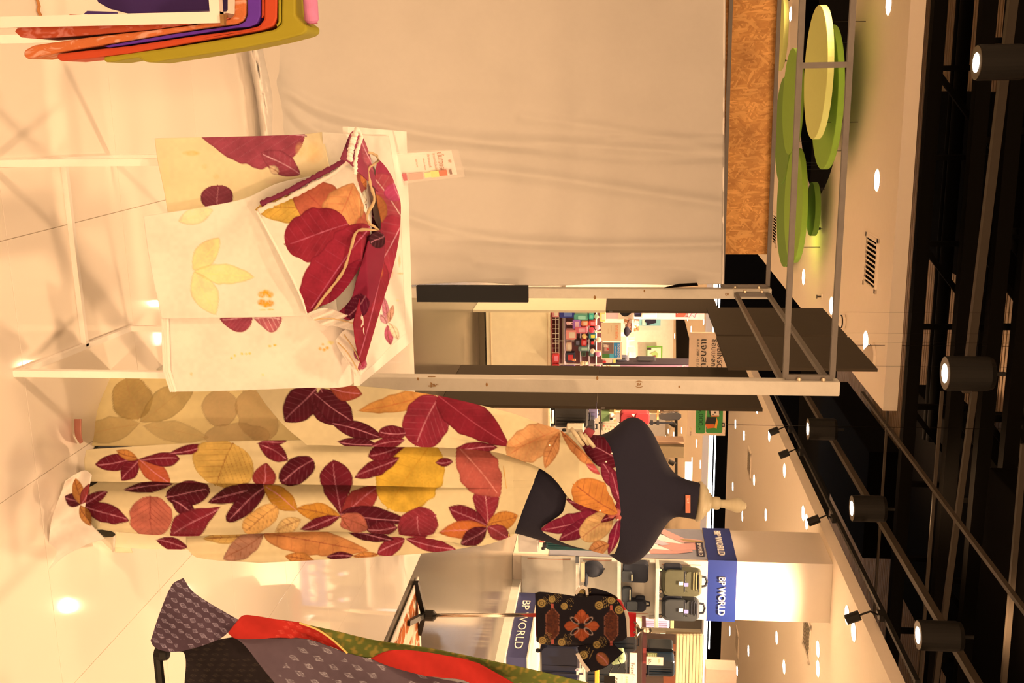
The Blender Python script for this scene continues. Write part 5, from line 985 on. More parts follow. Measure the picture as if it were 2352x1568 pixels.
# ---- pink shop-in-shop behind
pw = thing('pink_display_wall', 'pink display wall with framed pictures behind the toy counter', 'display wall', base_of(1395, 690, 734, 15.5))
piece('wall_panel', 1250, 1615, 685, 733, 15.5, .15, C_((226, 156, 146), .8), pw); piece('ledge', 1452, 1456, 690, 762, 15.2, .3, C_((240, 190, 150), .9), pw)
flat(pw, 1512, 1535, 707, 728, 15.45, (244, 204, 160), E=.9); flat(pw, 1519, 1526, 708, 717, 15.45, (40, 34, 38), .01); flat(pw, 1552, 1580, 705, 728, 15.45, (150, 42, 30)); flat(pw, 1554, 1579, 707, 727, 15.45, (160, 126, 104), .008)
poly_flat(pw, [(1554, 727), (1554, 722), (1572, 708), (1580, 714), (1572, 727)], 15.45, (196, 62, 38), .012)
b_ = MB()
b_.tube([P(1593 + 6 * math.cos(t) * (1 + .25 * math.cos(5 * t)), 719 + 8 * math.sin(t) * (1 + .25 * math.cos(5 * t)), 15.42) for t in [k * 2 * math.pi / 40 for k in range(41)]], .006, 5); b_.build('flower_outline', C_((180, 90, 90), .8), pw)
flat(pw, 1420, 1452, 690, 733, 15.45, (240, 196, 150), .003, .95)
def blob(nm, x, y, rx, ry, d, c, lab, cat, E=.7, part=None):
    p = P(x, y, d); s = d / F; t = thing(nm, lab, cat, tuple(p - EZ * rx * s)); b_ = MB(); b_.ball(p, 1, ry * s, min(rx, ry) * s * .7, rx * s, n=18); b_.build('body', C_(c, E, rough=.8), t, smooth=True)
    b_ = MB(); b_.tube([p + EZ * rx * s * .9 - E2 * ry * s * .3, p + EZ * rx * s * 1.25, p + EZ * rx * s * .9 + E2 * ry * s * .3], .012, 6); b_.build('handle', C_(c, E), t); return t
blob('soft_bag', 1436, 716, 12, 11, 15.3, (22, 18, 18), 'round black fluffy bag hanging on the pink display wall', 'bag')
blob('cap', 1440, 761, 7, 12, 14.6, (26, 18, 22), 'black cap with a pale badge displayed right of the toy price card', 'cap')
b_ = MB(); q_1 = P(1436, 761, 14.6); b_.tube([Vector((q_1.x, q_1.y, 0)), q_1], .012, 8); b_.build('display_pole', M_CHR, bpy.data.objects['cap']); poly = None

piece('shelf_box', 1457, 1473, 714, 728, 15.0, .2, C_((34, 26, 40), .7), None, lab='dark square box on the ledge of the pink wall', cat='box', bev=.01)
piece('shelf_box', 1474, 1500, 708, 720, 15.0, .2, C_((170, 130, 100), .8), None, lab='brown patterned packet on the ledge of the pink wall', cat='packet', bev=.01)
piece('shelf_box', 1474, 1508, 722, 731, 14.9, .2, C_((250, 210, 160), .9), None, lab='white printed packet below the brown one on the pink wall', cat='packet', bev=.01)
t = thing('tee_poster', 'teal poster showing a black tee shirt on the far white wall', 'poster', base_of(1467, 734, 749, 26.9)); piece('poster_sheet', 1467, 1517, 733, 748, 26.9, .02, C_((130, 160, 150), .85), t); poly_flat(t, [(1484, 733), (1507, 733), (1507, 741), (1486, 747), (1485, 741), (1480, 739), (1481, 735)], 17, (28, 22, 32), .02); poly_flat(t, [(1475, 734), (1482, 734), (1483, 746), (1475, 747)], 17, (240, 186, 150), .02)
for i, (x0, x1, y0, y1) in enumerate(((1436, 1451, 731, 760), (1457, 1468, 735, 759))):
    t = thing('wicker_display', ['brown wicker display with small goods left of the black cap', 'tan wicker display above the wall ledge'][i], 'display', base_of(x0, y0, y1, 15.6)); piece('frame', x0, x1, y0, y1, 15.6, .2, C_((150, 92, 60), .8), t)
    for k in range(10): b_ = MB(); p = P(x0 + (x1 - x0) * random.random(), y0 + (y1 - y0) * random.random(), 15.55); b_.ball(p, .025); b_.build('trinket', C_(((240, 200, 150), (190, 110, 60), (226, 150, 110))[k % 3], .85), t, smooth=True)
for i, (x0, x1, y0, y1) in enumerate(((1444, 1459, 760, 778), (1442, 1457, 781, 797))):
    t = thing('framed_picture', 'small cream framed picture on the far counter, %s of two' % ['left', 'right'][i], 'picture', base_of(x0, y0, y1, 20.55)); piece('frame', x0, x1, y0, y1, 20.55, .05, C_((250, 212, 150), .95), t); flat(t, x0 + 3, x1 - 3, y0 + 4, y1 - 4, 20, (226, 160, 110), .02)
t = thing('green_framed_poster', 'large poster in a green frame on the bright far wall', 'poster', base_of(1485, 795, 840, 26.9)); piece('frame', 1485, 1521, 795, 845, 26.9, .05, C_((104, 136, 36), .8), t); flat(t, 1487, 1518, 798, 842, 24, (216, 168, 116), .03); poly_flat(t, [(1493, 812), (1506, 806), (1512, 812), (1509, 822), (1500, 816)], 24, (150, 150, 70), .05); poly_flat(t, [(1500, 818), (1505, 815), (1507, 818), (1502, 822)], 24, (130, 40, 30), .06); flat(t, 1487, 1496, 799, 803, 24, (50, 30, 26), .05)
piece('far_partition', 1300, 1545, 640, 865, 27, .2, C_((254, 210, 148), .95), None, lab='bright cream partition wall behind the far counters', cat='partition')
piece('far_counter', 1250, 1440, 770, 862, 20.4, .5, C_((240, 190, 140), .9), None, lab='cream far counter with framed pictures', cat='counter', bev=.02)
t = thing('white_cabinet', 'white glossy cabinet near the person in the far shop', 'cabinet', base_of(1400, 808, 834, 22)); piece('carcass', 1255, 1459, 808, 834, 22, .5, C_((246, 206, 170), .95, rough=.3), t, bev=.02); piece('door_strip', 1444, 1447, 808, 834, 21.98, .02, C_((255, 240, 214), 1), t)
# person far back
sk = thing('person', 'person far back, only the head with black hair showing beside the signs', 'person', tuple(P(1283, 807, 26).xy) + (0,))
px_ = P(1283, 807, 26); bx_, by_ = px_.x, px_.y
V_ = [(0, 0, .92, .15), (0, 0, 1.15, .13), (0, 0, 1.36, .16), (0, 0, 1.46, .055), (0, -.02, 1.58, .095), (.2, 0, 1.38, .06), (.25, .02, 1.1, .045), (.24, -.1, .9, .035), (-.2, 0, 1.38, .06), (-.25, .02, 1.1, .045), (-.24, -.1, .9, .035), (.09, 0, .5, .07), (.09, 0, .06, .05), (-.09, 0, .5, .07), (-.09, 0, .06, .05), (.09, -.12, .03, .035), (-.09, -.12, .03, .035)]
me = bpy.data.meshes.new('body'); me.from_pydata([(a, b, c) for a, b, c, r in V_], [(0, 1), (1, 2), (2, 3), (3, 4), (2, 5), (5, 6), (6, 7), (2, 8), (8, 9), (9, 10), (0, 11), (11, 12), (0, 13), (13, 14), (12, 15), (14, 16)], [])
o = link('body', me, C_((150, 92, 62), .8), sk); o.modifiers.new('skin', 'SKIN'); sv = me.skin_vertices[0].data
for k, (a, b, c, r) in enumerate(V_): sv[k].radius = (r, r * .8 if c > .8 and abs(a) < .1 and c < 1.4 else r)
sv[0].use_root = True; md = o.modifiers.new('sub', 'SUBSURF'); md.levels = md.render_levels = 2
b_ = MB(); b_.ball(Vector((bx_, by_ + .02, 1.63)), .105).ball(Vector((bx_, by_ + .04, 1.70)), .07); b_.build('hair', C_((22, 14, 16), .6), sk, smooth=True)
b_ = MB(); b_.lathe(Vector((bx_, by_, .85)), [(.19, 0), (.17, .2), (.19, .45), (.12, .56)], 18, sy=.7); b_.build('shirt', C_((60, 46, 46), .7), sk, smooth=True)
for k in (-1, 1): b_ = MB(); b_.ball(Vector((bx_ + k * .035, by_ - .11, 1.59)), .012); b_.build('eye', M_BLK, sk)
# light panel tower
ds = thing('travel_brand_tower', 'tall purple printed light panel with white lettering beside the front booth post', 'panel', base_of(1376, 834, 872, 13.2))
piece('black_frame', 1250, 1583, 834, 905, 13.25, .3, C_((26, 16, 18), .6), ds); flat(ds, 1380, 1582, 838, 900, 13.2, (150, 98, 96), .01, .8, 'poster_sheet'); flat(ds, 1380, 1425, 838, 853, 13.2, (236, 178, 140), .016); poly_flat(ds, [(1425, 842), (1460, 841), (1460, 862), (1425, 862)], 13.2, (130, 84, 52), .018)
poly_flat(ds, [(1380, 853), (1432, 850), (1440, 846), (1480, 848), (1520, 850), (1530, 852), (1535, 853), (1530, 858), (1500, 862), (1380, 864)], 13.2, (206, 122, 62), .022); poly_flat(ds, [(1480, 849), (1500, 849), (1515, 857), (1500, 858)], 13.2, (240, 186, 150), .026)
put(ds, 'DELSEY', 1572, 850, 13.2, (250, 226, 200), 8, 22, lay=.03); put(ds, 'PARIS', 1559, 850, 13.2, (250, 226, 200), 7, 17, lay=.03); put(ds, '1946', 1547, 850, 13.2, (200, 160, 150), 3, 7, lay=.03)
for k in range(2): b_ = MB(); b_.tube([P(1392 + 8 * k, 838, 13.17), P(1400 + 4 * k, 845, 13.17), P(1404 + 6 * k, 851, 13.17)], .006, 5); b_.build('print_line', C_((170, 110, 60), .8), ds)
for i, (x0, x1, y0, y1) in enumerate(((1402, 1446, 824, 836), (1459, 1510, 828, 836))):
    t = thing('dark_bag', 'dark %s bag edge sticking out left of the purple light panel' % ['grey', 'black'][i], 'bag', base_of(x0, y0, y1, 13.4)); piece('bag_body', x0, x1, y0, y1 + 8, 13.35, .25, C_(((70, 58, 54), (26, 22, 22))[i], .7), t, r=.05); piece('zip', x0 + 6, x1 - 10, y0 - .5, y0 + 1, 13.3, .04, M_BLK, t)
t = thing('shelf_goods', 'white and red packs on a shelf right of the blue store sign', 'packs', base_of(1386, 826, 834, 11.6)); piece('pack', 1381, 1406, 824, 834, 11.6, .1, C_((240, 196, 160), .85), t, r=.01); piece('pack', 1408, 1414, 824, 834, 11.6, .1, C_((226, 180, 80), .85), t, r=.01); piece('pack', 1384, 1392, 829, 834, 11.58, .1, C_((196, 50, 40), .8), t, r=.01)
# black sheet under the far ceiling, standing for its dark open bay
b_ = MB(); b_.prism([G(x, y, 4.07) for x, y in ((1552, 716), (1567, 718), (1577, 760), (1592, 815), (1586, 842), (1553, 842))], EZ * .02); o = b_.build('dark_bay_sheet', M_BLACK); o['kind'] = 'structure'; o['label'] = 'black sheet standing for the dark open bay in the far ceiling'
# ---- hanging promotion banner
dbn = 12.0
bn = thing('hanging_banner', 'long white hanging promotion banner with black headline and green price panels', 'banner', base_of(1582, 762, 1004, dbn))
piece('board', 1582, 1668, 762, 1004, dbn, .02, C_((214, 156, 104), .72), bn)
put(bn, 'ROBINSON', 1653, 818, dbn, (50, 28, 20), 12, 84, spacing=1.05); put(bn, 'ช้อปแหลก,', 1640, 812, dbn, (34, 26, 20), 15, 66); put(bn, 'แจกสนั่น', 1619, 820, dbn, (34, 26, 20), 17, 82); put(bn, '6 ต.ค. 2568 - 22 ต.ค. 2568', 1603, 822, dbn, (50, 36, 26), 5.5, 86)
for a in ((1599, 1620.5, 905, 997), (1623, 1660, 905, 996)):
    b_ = MB(); sc_ = dbn / F; b_.rbox(onp(bn, (a[0] + a[1]) / 2, (a[2] + a[3]) / 2, .004), (a[3] - a[2]) * sc_, .002, (a[1] - a[0]) * sc_, .02); b_.build('green_panel', C_((60, 112, 40), .8), BOARD[bn.name])
put(bn, '6,000.-', 1609, 962, dbn, (18, 60, 22), 12, 52)
poly_flat(bn, [(1630, 939), (1651, 938), (1652, 956), (1633, 957)], dbn, (226, 170, 120), .010); poly_flat(bn, [(1627, 941), (1631, 938), (1634, 957), (1631, 955)], dbn, (36, 40, 26), .011); flat(bn, 1630, 1651, 938, 941, dbn, (196, 74, 30), .012); flat(bn, 1633, 1651, 954, 957, dbn, (186, 84, 30), .012); flat(bn, 1641, 1644, 945, 949, dbn, (40, 26, 20), .013); flat(bn, 1637, 1639, 951, 953, dbn, (40, 26, 20), .013); flat(bn, 1652, 1654, 943, 951, dbn, (26, 40, 20), .012)
poly_flat(bn, [(1624, 958), (1646, 958), (1643, 973), (1620, 973)], dbn, (34, 28, 20), .010); poly_flat(bn, [(1620, 974), (1641, 974), (1641, 982), (1624, 984)], dbn, (206, 80, 24), .010); poly_flat(bn, [(1643, 973), (1646, 958), (1649, 968), (1646, 984), (1641, 982)], dbn, (222, 124, 34), .010)
put(bn, 'ลด', 1587, 985, dbn, (196, 150, 50), 4, 6); put(bn, 'CENTRAL', 1586, 996, dbn, (110, 66, 50), 3, 12); put(bn, 'เงื่อนไข', 1664, 992, dbn, (150, 100, 60), 2, 14)
b_ = MB(); b_.tube([onp(bn, x, y, .012) for x, y in ((1658, 972), (1664, 972), (1664, 979), (1658, 979))], .006, 6); b_.build('hook', M_BLK, bn)
for y in (790, 975): b_ = MB(); p = onp(bn, 1668, y, -.01); b_.tube([p, Vector((p.x, p.y, 5.6))], .003, 5); b_.build('hanging_wire', M_TRUSS, bn)
# ---- luggage and shelves behind the dress form
t = thing('grey_counter', 'pale grey counter under the black suitcases behind the front partition', 'counter', base_of(1090, 935, 1010, 12.3)); piece('counter_body', 1110, 1262, 925, 1012, 12.3, .8, C_((196, 148, 100), .72), t, bev=.03); piece('top_board', 1258, 1263, 925, 1014, 12.25, .9, C_((214, 160, 104), .75), t)
def suitcase(x0, x1, y0, y1, d, c, lab, handle=True, rib=6, E=1.15, t_=.24):
    t = thing('suitcase', lab, 'suitcase', base_of(x0 - 8, y0, y1, d)); s = d / F
    piece('shell', x0, x1, y0, y1, d, t_, C_(c, E, rough=.35), t, r=min(x1 - x0, y1 - y0) * s * .16)
    for k in range(rib):
        y = y0 + (y1 - y0) * (k + 1) / (rib + 1); piece('rib', x0 + 6, x1 - 6, y - .7, y + .7, d - .006, .012, C_(tuple(max(4, int(v * .75)) for v in c), E, rough=.3), t)
    for y in (y0 + (y1 - y0) * .15, y1 - (y1 - y0) * .15): b_ = MB(); b_.lathe(P(x0 - 4, y, d + .05) - E2 * .015, [(.02, 0), (.028, .004), (.028, .026), (.02, .03)], 12, ax=E2); b_.build('wheel', M_BLK, t)
    if handle: b_ = MB(); yc = (y0 + y1) / 2; w2 = (y1 - y0) * .16; b_.tube([P(x1, yc - w2, d + .12), P(x1 + 5, yc - w2, d + .12), P(x1 + 5, yc + w2, d + .12), P(x1, yc + w2, d + .12)], .01, 6); b_.build('handle', M_BLK, t)
    return t
suitcase(1272, 1350, 930, 984, 12.4, (28, 24, 20), 'large black hard suitcase on the grey counter behind the front partition')
suitcase(1300, 1340, 984, 1006, 12.2, (190, 146, 100), 'beige hard suitcase just above the hip of the dress form')
suitcase(1352, 1372, 934, 962, 12.7, (168, 134, 140), 'lavender suitcase behind the black ones', rib=3); suitcase(1345, 1366, 962, 996, 12.6, (66, 54, 48), 'dark grey suitcase behind the shoulder of the dress form', rib=3)
su = thing('goods_shelf', 'beige open shelf unit with bags and vases behind the shoulder of the dress form', 'shelf', base_of(1100, 930, 990, 14.2))
for y in (930, 947): piece('side_panel', 1100, 1515, y - 1, y + 1, 14.2, .4, C_((244, 190, 120), .85), su)
piece('shelf_board', 1377.5, 1380, 948, 1000, 13.75, .5, C_((60, 40, 26), .75), su)
for x in (1412, 1511): piece('shelf_board', x - 2, x + 2, 925, 975, 14.2, .4, C_((220, 146, 76), .8), su)
piece('back_panel', 1362, 1515, 925, 947, 14.62, .03, C_((190, 132, 86), .75), su)
for y, x0, x1 in ((971, 1375, 1545),): b_ = MB(); b_.tube([P(x0, y, 14.1), P(x1, y, 14.1)], .012, 6); b_.build('rail', M_BLK, su)
for x in (1497, 1511): piece('clip', x - 3, x + 3, 967, 976, 14.08, .05, M_BLK, su)
piece('green_box', 1378, 1400, 949, 969, 14.15, .25, C_((84, 88, 44), .75), None, lab='dull green box on the beige shelf behind the dress form', cat='box', bev=.01)
t = thing('white_vase', 'white vase with a dark pattern on the beige shelf', 'vase', tuple(P(1399, 957, 14.1))); b_ = MB(); b_.lathe(P(1400, 957, 14.15), [(.03, 0), (.05, .02), (.045, .05), (.025, .07), (.03, .08)], 18); b_.build('vase_body', C_((250, 214, 170), .9, rough=.3), t, smooth=True); b_ = MB(); b_.ball(P(1404, 962, 14.08), .018); b_.build('pattern', M_BLK, t)
t = thing('red_bag', 'dark red bag hanging on the shelf behind the shoulder of the dress form', 'bag', base_of(1420, 948, 985, 14)); piece('bag_body', 1424, 1492, 948, 978, 14.0, .2, C_((122, 26, 24), .75), t, r=.05); piece('flap', 1460, 1490, 949, 976, 13.98, .03, C_((146, 34, 30), .75), t, r=.03); poly_flat(t, [(1450, 951), (1458, 951), (1456, 957)], 13.98, (240, 200, 170), .02)
t = thing('print_cushion', 'cream floral printed cushion beside the shoulder of the dress form', 'cushion', base_of(1381, 972, 994, 13.8)); piece('cushion_pad', 1381, 1424, 972, 994, 13.8, .12, C_((240, 190, 130), .9), t, r=.05)
for k in range(9): poly_flat(t, [(1385 + k * 4, 976 + (k * 7) % 13), (1389 + k * 4, 977 + (k * 7) % 13), (1387 + k * 4, 981 + (k * 7) % 13)], 13.8, ((200, 90, 60), (150, 130, 60), (220, 130, 100))[k % 3], .003)
for k in range(4):
    b_ = MB(); b_.lathe(P(1516, 934 + k * 2.6, 14.15 + .08 * (k % 2)), [(.03, 0), (.042, .05), (.03, .15), (.018, .22), (.02, .26)], 14); tag(b_.build('glass_vase', mat('smoked_glass', (.12, .09, .06), rough=.08, spec=.8), smooth=True), 'smoked glass vase on top of the beige shelf, %s the partition' % ['nearest', 'second from', 'third from', 'fourth from'][k], 'vase', 'glass vases on the beige shelf')
t = thing('hanging_shirts', 'black shirts hanging in a bunch under the banner behind the dress form', 'shirts', base_of(1508, 949, 967, 14.6))
for k in range(4): poly = [(1510 + k * 2, 948 + k), (1560 - k, 949 + k), (1565, 953 + k * 2), (1558, 962 + k), (1530, 966), (1515, 962)]; b_ = MB(); b_.prism([P(x, y, 14.5 + k * .05) for x, y in poly], E1 * .03); b_.build('shirt', C_((34, 26, 20), .6), t)
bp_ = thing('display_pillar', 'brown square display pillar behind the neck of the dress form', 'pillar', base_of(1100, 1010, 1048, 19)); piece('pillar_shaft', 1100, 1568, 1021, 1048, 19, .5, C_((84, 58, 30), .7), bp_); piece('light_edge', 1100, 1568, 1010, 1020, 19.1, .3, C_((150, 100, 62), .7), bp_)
piece('cove_light', 1574, 1590, 1062, 1112, 31, .1, mat('cove_glow', (1, .9, .7), emit=(1.0, .80, .52, 1.6)), None, lab='warm glowing cove light high on the far wall left of the neck cap', cat='light')
b_ = MB(); b_.bar(P(1553, 935, 24), P(1553, 1110, 25), .06, EZ); tag(b_.build('lighting_track', M_LAMP), 'black horizontal lighting track in the far shop behind the dress form', 'track')
for i, (x, y) in enumerate(((1545, 974), (1542, 1062))):
    p = P(x, y, 23.9); t = thing('track_spotlight', 'tiny black spotlight on the far track, %s of the dress form shoulder' % ['left', 'right'][i], 'spotlight', tuple(p)); b_ = MB(); b_.lathe(p, [(.05, -.06), (.06, .06)], 12, ax=(EZ + E2 * .5).normalized()); b_.build('lamp_head', M_LAMP, t); b_ = MB(); b_.tube([p, P(1552, y + 1, 24)], .015); b_.build('arm', M_LAMP, t)
piece('far_shop_wall', 1300, 1525, 935, 1215, 30, .2, C_((246, 196, 136), .9), None, lab='cream wall of the far shop with faint floral art', cat='wall panel')
if False: piece('dark_case', 1532, 1572, 1200, 1212, 15.2, .3, M_BLK, None, lab='dark suitcase top left of the blue lettered pillar', cat='suitcase', bev=.02)
# ================================================================ LUGGAGE SHOP AT THE RIGHT
dp = 14.6
pc = P(1400, 1281, dp); PCn = Vector((pc.x, pc.y, 0))         # near corner of the pillar
wR = 0.86; lE = 1.04
zb0, zb1 = PPL(1624, 1350, PCn, E1).z, PPL(1690.5, 1350, PCn, E1).z
pil = thing('square_pillar', 'white square pillar with a blue lettered band and wall shelves of bags', 'pillar', tuple(PCn + E2 * wR / 2 + E1 * lE / 2)); pil['kind'] = 'thing'
def R_(u, z, lay=0.0): return PCn + E2 * u + EZ * z - E1 * lay        # right face (towards the camera)
def Lf(u, z, lay=0.0): return PCn + E1 * u + EZ * z - E2 * lay        # left face
b_ = MB(); b_.quadbox(PCn + E2 * wR / 2 + E1 * lE / 2 + EZ * (ZC / 2), E2 * (wR / 2), E1 * (lE / 2), EZ * (ZC / 2 - .002)); b_.build('pillar_shaft', mat('pillar_white', (.74, .70, .64), rough=.7, var=.02), pil)
M_BB = mo('shop_blue_band', (36, 56, 112), 2.5, rough=.5, var=.03); M_WL = mo('white_letters', (250, 226, 196), 1.0, rough=.5)
b_ = MB(); b_.quadbox(PCn + E2 * wR / 2 + E1 * lE / 2 + EZ * ((zb0 + zb1) / 2), E2 * (wR / 2 + .02), E1 * (lE / 2 + .02), EZ * ((zb1 - zb0) / 2)); band = b_.build('blue_band', M_BB, pil)
zc = (zb0 + zb1) / 2; hh = (zb1 - zb0)
def solid_text(body_, c, m, par, h, w, R, U=EZ, depth=.02, name='lettering'):
    o = text(body_, c, m, par, h=h, w=w, R=R, U=U, ext=.021, name=name); md = o.modifiers.new('depth', 'SOLIDIFY'); md.thickness = depth; md.offset = 1; return o
def wpx(y0, y1): return (y1 - y0) / F * dp
solid_text('BP WORLD', R_(.50, zc + .005, .0), M_WL, band, hh * .235, .56, E2)
solid_text('BP WORLD', Lf(.52, zc + .005, .0), M_WL, band, hh * .235, .80, -E1)
# poster on the left face
def zat(x): return PPL(x, 1281, PCn, E1).z
zp0, zp1 = zat(1260), zb0 - .01
b_ = MB(); b_.quadbox(PCn + E1 * lE / 2 + EZ * ((zp0 + zp1) / 2) - E2 * .006, E1 * (lE / 2 - .02), EZ * ((zp1 - zp0) / 2), E2 * .004); pos = b_.build('poster', mo('poster_grey', (150, 124, 104), 1.25), pil, 'grey poster of a woman in white stretching her arms')
def lpoly(pts, c, lay, nm='poster_print'):
    b_ = MB(); b_.prism([PPL(x, y, PCn - E2 * lay, E2) for x, y in pts], -E2 * .001); return b_.build(nm, C_(c, 1.2), pos)
lpoly([(1478, 1240), (1505, 1222), (1520, 1228), (1560, 1232), (1572, 1244), (1570, 1254), (1555, 1260), (1500, 1270), (1470, 1274), (1455, 1258)], (238, 200, 172), .012)
lpoly([(1508, 1244), (1514, 1242), (1560, 1248), (1612, 1246), (1617, 1256), (1606, 1262), (1570, 1262), (1545, 1264), (1512, 1252)], (214, 132, 98), .014)
lpoly([(1510, 1220), (1520, 1212), (1545, 1224), (1572, 1236), (1612, 1240), (1614, 1246), (1566, 1246), (1536, 1234)], (216, 140, 106), .016)
lpoly([(1490, 1264), (1500, 1260), (1545, 1264), (1588, 1260), (1592, 1267), (1556, 1271), (1495, 1271)], (206, 128, 96), .016)
lpoly([(1560, 1237), (1614, 1242), (1616, 1246), (1575, 1243)], (176, 124, 66), .018); lpoly([(1500, 1246), (1510, 1238), (1540, 1250), (1520, 1252)], (200, 164, 140), .018)
b_ = MB(); b_.prism([PPL(x, y, PCn - E2 * .02, E2) for x, y in ((1597, 1244), (1614, 1246), (1620, 1277), (1602, 1276))], -E2 * .004); lb2 = b_.build('name_plate', C_((34, 26, 30), .7), pil)
q0 = PPL(1608, 1261, PCn - E2 * .026, E2); text('BP WORLD', q0, M_WL, lb2, h=.055, w=.40, R=-E1, ext=0)
# wall panels and shelves on the right face
zw0 = zat(1198)
b_ = MB(); b_.quadbox(R_(wR / 2, (zw0 + zb0) / 2, .012), E2 * (wR / 2), E1 * .012, EZ * ((zb0 - zw0) / 2)); b_.build('back_board', mo('shelf_white', (222, 178, 130), 1.3, rough=.5), pil)
M_SH = mo('shelf_edge_white', (232, 188, 140), 1.25, rough=.45); M_LINE = mo('groove_red_brown', (150, 84, 50), .7)
def rx(y): 
    p = PPL(1400, y, PCn, E1); return (p - PCn).dot(E2)
for x, y0, y1, dd in ((1328, 1279, 1415, .24), (1422, 1279, 1415, .26), (1509, 1279, 1447, .28)):
    z = zat(x); u0, u1 = rx(y0), rx(y1); b_ = MB(); b_.quadbox(R_((u0 + u1) / 2, z, .024 + dd / 2), E2 * ((u1 - u0) / 2), E1 * (dd / 2), EZ * .024); b_.build('shelf', M_SH, pil, bevel=.004)
    for u in (u0 + .02, min(u1, wR) - .03): b_ = MB(); b_.quadbox(R_(u, z - .06, .06), E2 * .008, E1 * .04, EZ * .04); b_.build('bracket', M_SH, pil)
for (xa, xb, y) in ((1212, 1322, 1286), (1340, 1416, 1285), (1520, 1610, 1290), (1440, 1490, 1404)):
    z0, z1 = zat(xa), zat(xb); b_ = MB(); b_.quadbox(R_(rx(y), (z0 + z1) / 2, .026), E2 * .004, E1 * .002, EZ * ((z1 - z0) / 2)); b_.build('groove', M_LINE, pil)
# white plinth and navy lettered base
A_ = G(1138, 1513)
b_ = MB(); pA = A_ + E1 * 4.4; b_.quadbox(A_ + E1 * 1.6 + E2 * 1.6 + EZ * .05, E1 * 3.0, E2 * 1.6, EZ * .06); tag(b_.build('display_plinth', mo('plinth_white', (228, 184, 134), 1.1, rough=.35), bevel=.004), 'low white plinth carrying the luggage display at the right', 'plinth')
PN = A_ + E2 * .06
def nav(x, y, lay=0.0): return PPL(x, y, PN - E2 * lay, E2)
n0, n1 = nav(1214, 1510), nav(1233, 1361); u0, u1 = (n0 - PN).dot(E1), (n1 - PN).dot(E1); zt_n = nav(1222, 1436).z
nb = thing('lettered_base', 'long navy display base lettered in white on the plinth', 'display base', tuple(PN + E1 * ((u0 + u1) / 2) + EZ * .11))
b_ = MB(); b_.quadbox(PN + E1 * ((u0 + u1) / 2) + E2 * .5 + EZ * ((zt_n + .11) / 2), E1 * ((u1 - u0) / 2), E2 * .5, EZ * ((zt_n - .11) / 2)); nbb = b_.build('base_box', mo('base_navy', (44, 38, 52), .75, rough=.4), nb, bevel=.004)
text('BP WORLD', PN + E1 * ((u0 + u1) / 2 - .02) + EZ * ((zt_n + .11) / 2) - E2 * .004, mo('base_letters', (236, 200, 160), .85), nbb, h=(zt_n - .11) * .42, w=(u1 - u0) * .74, R=-E1, ext=0)
b_ = MB(); b_.quadbox(PN + E1 * ((u0 + u1) / 2) + E2 * .5 + EZ * (zt_n + .01), E1 * ((u1 - u0) / 2 + .01), E2 * .51, EZ * .01); b_.build('top_board', M_SH, nb)
# grey block and green suitcase at the left of the pillar
gb = G(1196, 1240); b_ = MB(); 
blk_d = 14.9; piece('display_block', 1190, 1236, 1214, 1270, 14.2, .3, C_((160, 128, 96), .72, rough=.4), None, lab='grey display block under the green suitcase beside the pillar', cat='block', bev=.01)
t = suitcase(1252, 1374, 1219, 1266, 14.2, (24, 66, 54), 'large green ribbed suitcase on a grey block left of the white pillar', rib=9, E=1.1)
piece('corner_guard', 1246, 1254, 1226, 1232, 14.15, .1, M_BLK, t); piece('corner_guard', 1246, 1254, 1252, 1258, 14.15, .1, M_BLK, t); piece('side_tag', 1238, 1250, 1236, 1246, 14.15, .05, C_((150, 70, 50), .8), t)
# goods on the shelves
def goods(nm, lab, cat, x, y, dd=.15):
    p = PPL(x, y, PCn - E1 * dd, E1); return thing(nm, lab, cat, tuple(p)), p
def gx(x, y, dd=.15): return PPL(x, y, PCn - E1 * dd, E1)
sg = (dp - .1) / F
M_BK1 = C_((26, 24, 24), .65, rough=.7); M_BK2 = C_((40, 36, 30), .65, rough=.6); M_OLB = C_((70, 58, 34), .72, rough=.7); M_TAGP = C_((216, 170, 160), .85); M_TAGV = C_((134, 112, 150), .85)
t, p = goods('cap', 'black baseball cap on the lowest shelf of the pillar', 'cap', 1340, 1316)
b_ = MB(); b_.ball(gx(1362, 1306), 1, 20 * sg, 16 * sg, 25 * sg, n=20); b_.build('crown', M_BK1, t, smooth=True); b_ = MB(); q = gx(1346, 1330, .22); b_.ball(q, 1, 17 * sg, 22 * sg, 5 * sg, n=16); b_.build('peak', M_BK1, t, smooth=True); b_ = MB(); b_.ball(gx(1388, 1306), .012); b_.build('button', M_BK1, t)
piece('stand_card', 1334, 1343, 1291, 1338, 14.3, .03, C_((190, 140, 90), .8), None, lab='small wooden stand card under the black cap on the shelf', cat='stand card')
b_ = MB(); q = gx(1326, 1285, .26); b_.box(q, .09, .02, .05); tag(b_.build('price_clip', C_((70, 60, 50), .7)), 'small dark price clip at the left end of the lowest shelf', 'price clip')
def rb(par, nm, x0, x1, y0, y1, dd, t_, m, r, lab=None):
    c = gx((x0 + x1) / 2, (y0 + y1) / 2, dd); b_ = MB(); b_.rbox(c, (y1 - y0) * sg, t_, (x1 - x0) * sg, r * sg); return b_.build(nm, m, par, lab)
t, p = goods('shoulder_bag', 'black shoulder bag at the left of the middle shelf', 'bag', 1430, 1312); rb(t, 'bag_body', 1431, 1488, 1286, 1336, .14, .14, M_BK1, 8); rb(t, 'front_pocket', 1428, 1452, 1310, 1337, .22, .05, M_BK2, 5); rb(t, 'zip', 1450, 1453, 1318, 1334, .25, .01, M_CHR, 1); rb(t, 'strap', 1484, 1490, 1296, 1300, .1, .02, M_BK1, 2)
